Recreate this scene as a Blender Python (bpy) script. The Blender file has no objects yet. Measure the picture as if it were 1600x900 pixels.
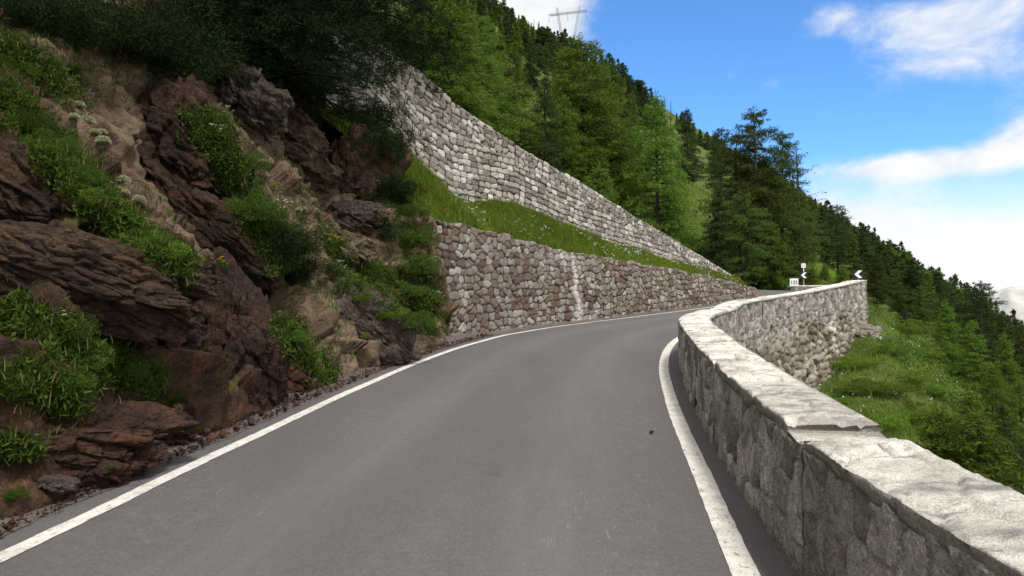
import bpy, math, random
import numpy as np
from mathutils import Vector, Matrix
from mathutils.bvhtree import BVHTree

random.seed(11)
rng = np.random.default_rng(11)
C = bpy.context.scene.collection
F = 1155.6                      # focal length in photograph pixels (1600 wide)
EYE = np.array([0.0, 0.0, 1.6])
PITCH = math.atan(30.0 / F)
cP, sP = math.cos(PITCH), math.sin(PITCH)
GRADE = 0.055


def ray(px, py):
    dx, dy = (px - 800) / F, (450 - py) / F
    d = np.array([dx, cP - dy * sP, sP + dy * cP])
    return d / np.linalg.norm(d)


def project(p):
    q = np.asarray(p) - EYE
    zc = q[..., 1] * cP + q[..., 2] * sP
    yc = -q[..., 1] * sP + q[..., 2] * cP
    return 800 + F * q[..., 0] / zc, 450 - F * yc / zc


# ------------------------------------------------------------------ noise
def _h(ix, iy, iz, seed):
    h = (ix.astype(np.int64) * 374761393 + iy.astype(np.int64) * 668265263 + iz.astype(np.int64) * 2147483647 + seed * 974634777) & 0xFFFFFFFF
    h = ((h ^ (h >> 13)) * 1274126177) & 0xFFFFFFFF
    h = ((h ^ (h >> 16)) * 2246822519) & 0xFFFFFFFF
    h = h ^ (h >> 15)
    return (h & 0xFFFFFF) / float(0xFFFFFF)


def vnoise(x, y, z=0.0, seed=0):
    x, y, z = np.broadcast_arrays(np.asarray(x, float), np.asarray(y, float), np.asarray(z, float))
    x0, y0, z0 = np.floor(x), np.floor(y), np.floor(z)
    fx, fy, fz = x - x0, y - y0, z - z0
    fx, fy, fz = fx * fx * (3 - 2 * fx), fy * fy * (3 - 2 * fy), fz * fz * (3 - 2 * fz)
    r = 0
    for a in (0, 1):
        for b in (0, 1):
            for c in (0, 1):
                w = (fx if a else 1 - fx) * (fy if b else 1 - fy) * (fz if c else 1 - fz)
                r = r + w * _h(x0 + a, y0 + b, z0 + c, seed)
    return r * 2 - 1


def fbm(x, y, z=0.0, octv=5, seed=0, gain=0.5, ridged=False):
    s, a, f, t = 0.0, 1.0, 1.0, 0.0
    for o in range(octv):
        n = vnoise(x * f + o * 17.3, y * f - o * 9.1, z * f + o * 4.7, seed + o)
        if ridged:
            n = 1 - 2 * np.abs(n)
        s = s + a * n
        t += a
        a *= gain
        f *= 2.03
    return s / t


def smooth(a, b, x):
    t = np.clip((x - a) / (b - a), 0, 1)
    return t * t * (3 - 2 * t)


def facet2(x, y, seed, jit=0.8, slope=1.0):
    """broken, angular surface: every cell is its own tilted plane; returns height and distance to the crack"""
    sh = np.shape(x); x = np.ravel(x); y = np.ravel(y); ix, iy = np.floor(x), np.floor(y); zz = ix * 0
    best = np.full(x.shape, 9.0); sec = best.copy(); hgt = zz.copy()
    for a in (-1, 0, 1):
        for b in (-1, 0, 1):
            cx, cy = ix + a, iy + b
            dx = x - cx - .5 - jit * (_h(cx, cy, zz, seed) - .5); dy = y - cy - .5 - jit * (_h(cx, cy, zz, seed + 1) - .5)
            d = dx * dx + dy * dy; m = d < best
            hh = (_h(cx, cy, zz, seed + 2) - .5) + slope * (dx * (_h(cx, cy, zz, seed + 3) - .5) + dy * (_h(cx, cy, zz, seed + 4) - .5)) * 2
            sec = np.where(m, best, np.minimum(sec, d)); hgt = np.where(m, hh, hgt); best = np.where(m, d, best)
    return hgt.reshape(sh), (np.sqrt(sec) - np.sqrt(best)).reshape(sh)


def facet3(x, y, z, seed, slope=1.0):
    ix, iy, iz = np.floor(x), np.floor(y), np.floor(z)
    best = np.full(x.shape, 9.0); sec = best.copy(); hgt = ix * 0
    for a in (-1, 0, 1):
        for b in (-1, 0, 1):
            for c in (-1, 0, 1):
                k = (ix + a, iy + b, iz + c)
                D = [q - kk - .5 - .8 * (_h(*k, seed + n) - .5) for n, (q, kk) in enumerate(zip((x, y, z), k))]
                d = D[0] ** 2 + D[1] ** 2 + D[2] ** 2; m = d < best
                hh = (_h(*k, seed + 5) - .5) + slope * 2 * sum(D[n] * (_h(*k, seed + 6 + n) - .5) for n in range(3))
                sec = np.where(m, best, np.minimum(sec, d)); hgt = np.where(m, hh, hgt); best = np.where(m, d, best)
    return hgt, np.sqrt(sec) - np.sqrt(best)


# ------------------------------------------------------------------ mesh helpers
def make_mesh(name, V, Fs, mats=(), attrs=None, flat=False, midx=None):
    me = bpy.data.meshes.new(name)
    V = np.asarray(V, np.float32).reshape(-1, 3)
    Fs = [np.asarray(f, np.int32) for f in (Fs if isinstance(Fs, list) else [Fs]) if len(f)]
    nl = sum(f.size for f in Fs)
    npoly = sum(len(f) for f in Fs)
    me.vertices.add(len(V))
    me.vertices.foreach_set('co', V.ravel())
    me.loops.add(nl)
    me.loops.foreach_set('vertex_index', np.concatenate([f.ravel() for f in Fs]))
    me.polygons.add(npoly)
    tot = np.concatenate([np.full(len(f), f.shape[1], np.int32) for f in Fs])
    st = np.concatenate([[0], np.cumsum(tot)[:-1]]).astype(np.int32)
    me.polygons.foreach_set('loop_start', st)
    me.polygons.foreach_set('loop_total', tot)
    me.update(calc_edges=True)
    for m in (mats if isinstance(mats, (list, tuple)) else [mats]):
        me.materials.append(m)
    if midx is not None:
        me.polygons.foreach_set('material_index', np.asarray(midx, np.int32))
    me.polygons.foreach_set('use_smooth', np.full(npoly, not flat))
    for k, v in (attrs or {}).items():
        at = me.attributes.new(k, 'FLOAT', 'POINT')
        at.data.foreach_set('value', np.asarray(v, np.float32).ravel())
    me.validate()
    return me


def link(name, me, parent=None, loc=None):
    o = bpy.data.objects.new(name, me)
    C.objects.link(o)
    if loc is not None:
        o.location = loc
    if parent is not None:
        o.parent = parent
    return o


def build(name, V, Fs, mats, parent=None, attrs=None, flat=False, loc=None, midx=None):
    return link(name, make_mesh(name, V, Fs, mats, attrs, flat, midx), parent, loc)


def empty(name, loc=(0, 0, 0), rz=0.0):
    o = bpy.data.objects.new(name, None)
    C.objects.link(o)
    o.location = loc
    o.rotation_euler = (0, 0, rz)
    o.empty_display_size = 0.3
    return o


def tag(o, label=None, cat=None, group=None, kind=None):
    if label: o['label'] = label
    if cat: o['category'] = cat
    if group: o['group'] = group
    if kind: o['kind'] = kind
    return o


def grid_faces(nu, nv, base=0, wrap_v=False):
    i = np.arange(nu - 1)[:, None]
    j = np.arange(nv if wrap_v else nv - 1)[None, :]
    a = i * nv + j
    b = i * nv + (j + 1) % nv
    return (np.stack([a, a + nv, b + nv, b], -1).reshape(-1, 4) + base)


class Bag:
    """collects several pieces into one mesh (for one part)"""
    def __init__(s): s.V, s.Q, s.T, s.n = [], [], [], 0
    def add(s, V, Fq=None, Ft=None):
        V = np.asarray(V, float).reshape(-1, 3)
        if Fq is not None and len(Fq): s.Q.append(np.asarray(Fq) + s.n)
        if Ft is not None and len(Ft): s.T.append(np.asarray(Ft) + s.n)
        s.V.append(V); s.n += len(V)
    def box(s, c, size, M=None):
        sx, sy, sz = [k / 2 for k in size]
        P = np.array([[x, y, z] for x in (-sx, sx) for y in (-sy, sy) for z in (-sz, sz)])
        if M is not None: P = P @ np.array(M.to_3x3()).T
        s.add(P + np.array(c), [[0, 1, 3, 2], [4, 6, 7, 5], [0, 4, 5, 1], [2, 3, 7, 6], [0, 2, 6, 4], [1, 5, 7, 3]])
    def tube(s, pts, rad, n=8):
        pts = np.asarray(pts, float); m = len(pts)
        rad = np.broadcast_to(rad, (m,))
        T = np.gradient(pts, axis=0); T /= np.linalg.norm(T, axis=1)[:, None] + 1e-9
        up = np.where(np.abs(T[:, 2:3]) > 0.9, [[1.0, 0, 0]], [[0, 0, 1.0]])
        A = np.cross(T, up); A /= np.linalg.norm(A, axis=1)[:, None]
        B = np.cross(T, A)
        an = np.linspace(0, 2 * np.pi, n, endpoint=False)
        P = pts[:, None] + rad[:, None, None] * (np.cos(an)[None, :, None] * A[:, None] + np.sin(an)[None, :, None] * B[:, None])
        P = P.reshape(-1, 3)
        caps = np.array([pts[0], pts[-1]])
        f = grid_faces(m, n, 0, True)
        k = np.arange(n)
        t = np.concatenate([np.stack([np.full(n, m * n), k, (k + 1) % n], 1),
                            np.stack([np.full(n, m * n + 1), (m - 1) * n + (k + 1) % n, (m - 1) * n + k], 1)])
        s.add(np.concatenate([P, caps]), f, t)
    def data(s):
        return np.concatenate(s.V), [np.concatenate(x) for x in (s.Q, s.T) if x]
    def build(s, name, mat, parent=None, flat=False, loc=None):
        V, Fs = s.data()
        return build(name, V, Fs, mat, parent, flat=flat, loc=loc)


# ------------------------------------------------------------------ node helpers
class NT:
    def __init__(s, tree): s.t = tree; s.t.nodes.clear()
    def n(s, typ, **kw):
        nd = s.t.nodes.new(typ)
        for k, v in kw.items():
            if k.startswith('i_'):
                key = k[2:]
                key = int(key) if key.isdigit() else key.replace('_', ' ')
                s.set(nd.inputs[key], v)
            else: setattr(nd, k, v)
        return nd
    def set(s, sock, v):
        if isinstance(v, bpy.types.NodeSocket): s.t.links.new(v, sock)
        else: sock.default_value = v
    def math(s, op, a, b=None, clamp=False):
        nd = s.t.nodes.new('ShaderNodeMath'); nd.operation = op; nd.use_clamp = clamp
        s.set(nd.inputs[0], a)
        if b is not None: s.set(nd.inputs[1], b)
        return nd.outputs[0]
    def noise(s, vec, scale, detail=4, rough=0.55, dist=0.0):
        nd = s.n('ShaderNodeTexNoise')
        if vec is not None: s.t.links.new(vec, nd.inputs['Vector'])
        nd.inputs['Scale'].default_value = scale; nd.inputs['Detail'].default_value = detail
        nd.inputs['Roughness'].default_value = rough; nd.inputs['Distortion'].default_value = dist
        return nd.outputs['Fac']
    def ramp(s, fac, stops, interp='LINEAR'):
        nd = s.n('ShaderNodeValToRGB'); cr = nd.color_ramp; cr.interpolation = interp
        while len(cr.elements) < len(stops): cr.elements.new(0.5)
        for e, (p, c) in zip(cr.elements, stops):
            e.position = p; e.color = (*c, 1) if len(c) == 3 else c
        s.set(nd.inputs[0], fac)
        return nd.outputs[0]
    def mr(s, v, a, b, c=0.0, d=1.0, typ='SMOOTHSTEP'):
        nd = s.n('ShaderNodeMapRange', interpolation_type=typ)
        s.set(nd.inputs[0], v)
        for i, k in enumerate((a, b, c, d)): s.set(nd.inputs[i + 1], k)
        return nd.outputs[0]
    def mix(s, fac, a, b, blend='MIX'):
        nd = s.n('ShaderNodeMix', data_type='RGBA', blend_type=blend)
        s.set(nd.inputs[0], fac)
        s.set(nd.inputs[6], a if isinstance(a, bpy.types.NodeSocket) else (*a, 1))
        s.set(nd.inputs[7], b if isinstance(b, bpy.types.NodeSocket) else (*b, 1))
        return nd.outputs[2]
    def attr(s, name): return s.n('ShaderNodeAttribute', attribute_name=name).outputs['Fac']
    def pos(s): return s.n('ShaderNodeNewGeometry').outputs['Position']
    def obj(s): return s.n('ShaderNodeTexCoord').outputs['Object']
    def scalev(s, v, k):
        nd = s.n('ShaderNodeVectorMath', operation='MULTIPLY'); s.set(nd.inputs[0], v); nd.inputs[1].default_value = k
        return nd.outputs[0]
    def bump(s, h, strength, dist=0.02):
        nd = s.n('ShaderNodeBump'); nd.inputs['Strength'].default_value = strength; nd.inputs['Distance'].default_value = dist
        s.set(nd.inputs['Height'], h)
        return nd.outputs[0]
    def out(s, col, rough=0.9, normal=None, spec=0.2, metal=0.0):
        p = s.n('ShaderNodeBsdfPrincipled'); s.set(p.inputs['Base Color'], col if isinstance(col, bpy.types.NodeSocket) else (*col, 1))
        s.set(p.inputs['Roughness'], rough); p.inputs['Specular IOR Level'].default_value = spec; p.inputs['Metallic'].default_value = metal
        if normal is not None: s.set(p.inputs['Normal'], normal)
        o = s.n('ShaderNodeOutputMaterial'); s.t.links.new(p.outputs[0], o.inputs[0])
        return p


def mat(name, fn):
    m = bpy.data.materials.new(name); m.use_nodes = True
    fn(NT(m.node_tree))
    return m


def plain(name, col, rough=0.6, metal=0.0, spec=0.3):
    def fn(t):
        n = t.noise(t.obj(), 18, 5)
        t.out(t.mix(n, [c * 0.82 for c in col], [min(1, c * 1.12) for c in col]), rough, None, spec, metal)
    return mat(name, fn)


# ------------------------------------------------------------------ materials
def _asphalt(t):
    p = t.pos()
    o_ = t.attr('off')
    trk = t.math('MAXIMUM', t.mr(t.math('ABSOLUTE', t.math('SUBTRACT', t.math('ABSOLUTE', t.math('ADD', o_, -0.1)), 0.85)), 0.55, 0.05), 0.0)
    sxy = t.n('ShaderNodeCombineXYZ'); t.set(sxy.inputs[0], t.math('MULTIPLY', o_, 3.0)); t.set(sxy.inputs[1], t.math('MULTIPLY', t.attr('along'), 0.25))
    streak = t.noise(sxy.outputs[0], 2.2, 7, 0.7)
    big = t.noise(t.scalev(p, (1.0, 0.35, 1.0)), 0.9, 5, 0.6)
    mid = t.noise(p, 9, 5, 0.65)
    fine = t.math('ADD', t.math('MULTIPLY', t.noise(p, 150, 3, 0.75), 0.6), t.math('MULTIPLY', t.noise(p, 42, 4, 0.8), 0.4))
    col = t.ramp(big, [(0.3, (0.074, 0.070, 0.070)), (0.7, (0.103, 0.099, 0.099))])
    col = t.mix(t.mr(mid, 0.3, 0.75), col, (0.086, 0.077, 0.074))
    sp = t.ramp(fine, [(0.30, (0.25, 0.25, 0.25)), (0.44, (0.85, 0.85, 0.85)), (0.56, (1.1, 1.1, 1.1)), (0.66, (1.9, 1.88, 1.86)), (0.74, (3.2, 3.15, 3.1))])
    col = t.mix(1.0, col, sp, 'MULTIPLY')
    col = t.mix(t.math('MULTIPLY', trk, t.mr(streak, 0.3, 0.7, 0.15, 0.5)), col, (0.125, 0.116, 0.112))
    col = t.mix(t.math('MULTIPLY', t.mr(t.noise(sxy.outputs[0], 5.0, 8, 0.75), 0.56, 0.72), 0.35), col, (0.058, 0.052, 0.050))
    scuff = t.noise(t.scalev(p, (9, 1.2, 1)), 3.0, 6, 0.75)
    patch = t.math('MAXIMUM', t.mr(t.noise(p, 0.55, 2), 0.52, 0.7), t.math('MULTIPLY', t.mr(t.math('ABSOLUTE', t.math('SUBTRACT', o_, 1.25)), 0.7, 0.1), t.mr(t.attr('along'), 1.5, 4.0)))
    patch = t.math('MULTIPLY', patch, t.mr(t.attr('along'), 16.0, 9.0, 0.4, 1.0))
    col = t.mix(t.math('MULTIPLY', t.mr(scuff, 0.58, 0.74), t.math('MULTIPLY', patch, 0.7)), col, (0.22, 0.215, 0.21))
    spt = t.noise(p, 1.7, 6, 0.7)
    col = t.mix(t.math('MULTIPLY', t.mr(spt, 0.6, 0.75), 0.5), col, (0.055, 0.05, 0.048))
    t.out(col, 0.82, t.bump(t.math('ADD', fine, t.math('MULTIPLY', mid, 0.6)), 0.5, 0.006), 0.3)


def _paint(t):
    p = t.pos()
    n = t.noise(p, 7, 8, 0.7); f = t.noise(p, 90, 4, 0.7); d = t.noise(t.scalev(p, (1, 0.5, 1)), 22, 6, 0.75)
    col = t.mix(t.mr(n, 0.35, 0.8), (0.58, 0.555, 0.50), (0.44, 0.41, 0.365))
    col = t.mix(t.mr(d, 0.56, 0.66), col, (0.15, 0.12, 0.105))
    col = t.mix(t.mr(t.math('ADD', f, t.math('MULTIPLY', t.math('SUBTRACT', n, 0.5), 0.5)), 0.54, 0.70), col, (0.18, 0.168, 0.16))
    t.out(col, 0.7, t.bump(f, 0.4, 0.004))


def _shoulder(t):
    p = t.pos()
    n = t.noise(p, 2.2, 6, 0.7); f = t.noise(p, 60, 4, 0.7); r = t.noise(p, 5.5, 6, 0.7)
    col = t.mix(t.mr(n, 0.35, 0.65), (0.075, 0.066, 0.062), (0.115, 0.10, 0.092))
    col = t.mix(t.mr(r, 0.5, 0.72), col, (0.14, 0.075, 0.055))
    col = t.mix(t.mr(f, 0.6, 0.75), col, (0.22, 0.19, 0.17))
    t.out(col, 0.95, t.bump(f, 0.7, 0.01))


def _ground(t):
    p = t.pos()
    n = t.noise(p, 0.35, 6, 0.6); m = t.noise(p, 3.0, 6, 0.7); f = t.noise(p, 28, 4, 0.7)
    col = t.ramp(n, [(0.35, (0.060, 0.090, 0.018)), (0.55, (0.095, 0.125, 0.027)), (0.72, (0.13, 0.125, 0.045))])
    col = t.mix(t.mr(m, 0.35, 0.7), col, (0.045, 0.065, 0.018))
    col = t.mix(t.mr(f, 0.6, 0.75), col, (0.09, 0.07, 0.04))
    t.out(col, 1.0, t.bump(t.math('ADD', m, f), 0.8, 0.08), 0.05)


def _earth(t):
    p = t.pos()
    n = t.noise(p, 1.2, 7, 0.65); f = t.noise(p, 24, 5, 0.7)
    col = t.ramp(n, [(0.3, (0.045, 0.028, 0.018)), (0.5, (0.085, 0.055, 0.036)), (0.7, (0.15, 0.10, 0.065))])
    col = t.mix(t.mr(f, 0.4, 0.8), col, (0.05, 0.033, 0.022))
    t.out(col, 1.0, t.bump(t.math('ADD', n, f), 0.9, 0.05), 0.05)


def rockmat(name, c0, c1, c2, c3, lich=0.15, strat=1.0, tilt=0.5):
    def fn(t):
        p = t.obj()
        mp = t.n('ShaderNodeMapping'); t.t.links.new(p, mp.inputs[0]); mp.inputs['Rotation'].default_value = (0.25, tilt, 0.1)
        mp.inputs['Scale'].default_value = (1, 1, 1.5 * strat)
        v = mp.outputs[0]
        a = t.noise(v, 1.6, 8, 0.68, 0.4); b = t.noise(v, 6.0, 8, 0.72, 0.3); c = t.noise(p, 2.4, 5, 0.6); f = t.noise(v, 34, 5, 0.75)
        col = t.ramp(a, [(0.28, c0), (0.45, c1), (0.6, c2), (0.76, c3)])
        col = t.mix(t.mr(b, 0.42, 0.68), col, c0)
        col = t.mix(t.math('MULTIPLY', t.mr(c, 0.58, 0.7), 0.7), col, c2)
        col = t.mix(t.math('MULTIPLY', t.mr(t.noise(p, 13, 6, 0.8), 0.62, 0.7), lich), col, (0.30, 0.29, 0.25))
        g2 = t.noise(p, 70, 4, 0.8)
        col = t.mix(1.0, col, t.ramp(g2, [(0.3, (0.5, 0.5, 0.5)), (0.5, (1, 1, 1)), (0.7, (1.6, 1.55, 1.5))]), 'MULTIPLY')
        nz = t.n('ShaderNodeTexNoise'); nz.inputs['Scale'].default_value = 4; nz.inputs['Detail'].default_value = 4; t.t.links.new(v, nz.inputs['Vector'])
        for sc_, wd_ in ((2.6, .022), (7.5, .03)):
            ck = t.n('ShaderNodeTexVoronoi', feature='DISTANCE_TO_EDGE'); ad = t.n('ShaderNodeVectorMath', operation='ADD'); t.t.links.new(v, ad.inputs[0]); t.t.links.new(t.scalev(nz.outputs['Color'], (.35, .35, .35)), ad.inputs[1]); t.t.links.new(ad.outputs[0], ck.inputs['Vector']); ck.inputs['Scale'].default_value = sc_
            col = t.mix(t.mr(ck.outputs['Distance'], 0.0, wd_, 0.8, 0.0), col, [c * .45 for c in c0])
        h = t.math('ADD', t.math('ADD', t.math('MULTIPLY', b, 1.0), t.math('MULTIPLY', f, 0.5)), t.math('MULTIPLY', g2, 0.35))
        t.out(col, 0.9, t.bump(h, 1.0, 0.07), 0.2)
    return mat(name, fn)


def stonemat(name, stops, mortar, grain=30, mort_lo=0.05, mort_hi=0.35, stain=None, lich=0.25, con=1.0):
    def fn(t):
        p = t.pos()
        cell, edge = t.attr('cell'), t.attr('edge')
        a = t.noise(p, 4.5, 7, 0.7); f = t.noise(p, grain, 6, 0.75); w = t.noise(p, 1.1, 4)
        col = t.ramp(t.math('ADD', t.math('MULTIPLY', cell, 0.86), t.math('MULTIPLY', a, 0.14)), stops)
        col = t.mix(1.0, col, t.ramp(f, [(0.25, (1 - .45 * con,) * 3), (0.5, (1, 1, 1)), (0.75, (1 + .4 * con, 1 + .38 * con, 1 + .34 * con))]), 'MULTIPLY')
        sv = t.noise(t.scalev(p, (1, 1, 0.5)), 13, 7, 0.8)
        g2 = t.noise(p, 85, 3, 0.8)
        col = t.mix(1.0, col, t.ramp(g2, [(0.32, (1 - .5 * con,) * 3), (0.5, (1, 1, 1)), (0.68, (1 + .5 * con,) * 3)]), 'MULTIPLY')
        col = t.mix(1.0, col, t.ramp(sv, [(0.3, (1 - .4 * con,) * 3), (0.5, (1, 1, 1)), (0.7, (1 + .3 * con,) * 3)]), 'MULTIPLY')
        col = t.mix(t.math('MULTIPLY', t.mr(t.noise(p, 9, 7, 0.8), 0.57, 0.68), lich), col, (0.42, 0.41, 0.37))
        col = t.mix(t.mr(t.math('ADD', edge, t.math('MULTIPLY', t.math('SUBTRACT', a, 0.5), 0.4)), mort_lo, mort_hi, 1.0, 0.0), col, mortar)
        col = t.mix(t.math('MULTIPLY', t.mr(w, 0.5, 0.75), 0.2), col, [max(c, .06) * 0.8 for c in mortar])
        if stain: col = t.mix(t.attr('stain'), col, stain)
        t.out(col, 0.92, t.bump(t.math('ADD', t.math('ADD', f, t.math('MULTIPLY', a, 0.8)), t.math('MULTIPLY', g2, 0.7)), 1.0, 0.025), 0.15)
    return mat(name, fn)


def _coping(t):
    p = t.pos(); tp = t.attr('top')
    v = t.scalev(p, (1.6, 1.6, 1.0))
    mp = t.n('ShaderNodeMapping'); t.t.links.new(p, mp.inputs[0]); mp.inputs['Rotation'].default_value = (0, 0, 0.55); mp.inputs['Scale'].default_value = (1.0, 2.0, 1.5)
    a = t.noise(mp.outputs[0], 1.7, 7, 0.62, 0.6); b = t.noise(p, 7, 8, 0.75); f = t.noise(p, 55, 5, 0.75); k = t.noise(mp.outputs[0], 3.1, 6, 0.7, 0.8)
    col = t.ramp(a, [(0.34, (0.27, 0.255, 0.235)), (0.46, (0.56, 0.525, 0.46)), (0.58, (0.80, 0.76, 0.68)), (0.75, (0.56, 0.55, 0.53))])
    col = t.mix(t.math('MULTIPLY', t.mr(k, 0.56, 0.64), 0.85), col, (0.27, 0.26, 0.245))
    col = t.mix(t.math('MULTIPLY', t.mr(t.noise(mp.outputs[0], 1.05, 5, 0.7), 0.60, 0.66), 0.7), col, (0.26, 0.15, 0.09))
    col = t.mix(t.math('MULTIPLY', t.mr(b, 0.54, 0.7), 0.8), col, (0.40, 0.38, 0.34))
    g2 = t.noise(p, 130, 3, 0.8)
    col = t.mix(1.0, col, t.ramp(f, [(0.3, (0.66, 0.65, 0.63)), (0.46, (1.05, 1.05, 1.05)), (0.7, (1.22, 1.22, 1.22))]), 'MULTIPLY')
    col = t.mix(1.0, col, t.ramp(g2, [(0.32, (0.6, 0.6, 0.58)), (0.48, (1.05, 1.05, 1.05)), (0.7, (1.22, 1.22, 1.22))]), 'MULTIPLY')
    crk = t.n('ShaderNodeTexVoronoi', feature='DISTANCE_TO_EDGE'); t.t.links.new(t.scalev(mp.outputs[0], (2.2, 1.4, 2.0)), crk.inputs['Vector']); crk.inputs['Scale'].default_value = 1.0
    cd = t.math('ADD', crk.outputs['Distance'], t.math('MULTIPLY', t.math('SUBTRACT', b, 0.5), 0.16))
    col = t.mix(t.math('MULTIPLY', t.mr(cd, 0.0, 0.02, 0.6, 0.0), t.mr(a, 0.45, 0.6)), col, (0.16, 0.148, 0.13))
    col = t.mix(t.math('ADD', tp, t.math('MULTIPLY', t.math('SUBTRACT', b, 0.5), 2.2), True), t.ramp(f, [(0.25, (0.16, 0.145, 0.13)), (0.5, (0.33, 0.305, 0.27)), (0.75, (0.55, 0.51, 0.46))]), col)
    t.out(col, 0.9, t.bump(t.math('ADD', t.math('ADD', f, t.math('MULTIPLY', b, 0.7)), t.math('MULTIPLY', g2, 0.8)), 1.0, 0.022), 0.12)


def leafmat(name, dark, light, transl=0.25, var=1.0, tip=None):
    def fn(t):
        g = t.n('ShaderNodeNewGeometry'); oi = t.n('ShaderNodeObjectInfo')
        r = g.outputs['Random Per Island']
        n = t.noise(t.obj(), 1.3, 3)
        fac = t.math('ADD', t.math('MULTIPLY', r, 0.6), t.math('MULTIPLY', n, 0.4))
        col = t.mix(fac, dark, light)
        hsv = t.n('ShaderNodeHueSaturation')
        t.set(hsv.inputs['Hue'], t.math('ADD', 0.485, t.math('MULTIPLY', oi.outputs['Random'], 0.03)))
        t.set(hsv.inputs['Value'], t.math('ADD', 0.68, t.math('MULTIPLY', oi.outputs['Random'], 0.66 * var)))
        t.set(hsv.inputs['Color'], col)
        c = hsv.outputs[0]
        if tip: c = t.mix(t.mr(r, 0.95, 0.97), c, tip)
        p = t.n('ShaderNodeBsdfPrincipled'); t.set(p.inputs['Base Color'], c); p.inputs['Roughness'].default_value = 0.75
        p.inputs['Specular IOR Level'].default_value = 0.03
        tr = t.n('ShaderNodeBsdfTranslucent'); t.set(tr.inputs[0], c)
        mx = t.n('ShaderNodeMixShader'); mx.inputs[0].default_value = transl
        t.t.links.new(p.outputs[0], mx.inputs[1]); t.t.links.new(tr.outputs[0], mx.inputs[2])
        o = t.n('ShaderNodeOutputMaterial'); t.t.links.new(mx.outputs[0], o.inputs[0])
    return mat(name, fn)


def _bark(t):
    p = t.obj()
    a = t.noise(t.scalev(p, (1, 1, 0.25)), 9, 6, 0.7)
    t.out(t.ramp(a, [(0.3, (0.022, 0.017, 0.014)), (0.55, (0.052, 0.040, 0.031)), (0.75, (0.10, 0.085, 0.07))]), 0.95, t.bump(a, 0.8, 0.03), 0.1)


def _mountain(t):
    p = t.pos()
    a = t.noise(t.scalev(p, (1, 1, 2)), 0.0032, 8, 0.65); b = t.noise(p, 0.012, 6, 0.7)
    col = t.ramp(a, [(0.35, (0.26, 0.26, 0.26)), (0.52, (0.36, 0.35, 0.33)), (0.66, (0.55, 0.52, 0.44))])  # rock tones lightened and low in contrast, distance haze painted in
    col = t.mix(t.mr(b, 0.45, 0.7), col, (0.36, 0.35, 0.33))
    t.out(col, 1.0, t.bump(b, 0.2, 20), 0.0)


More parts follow.
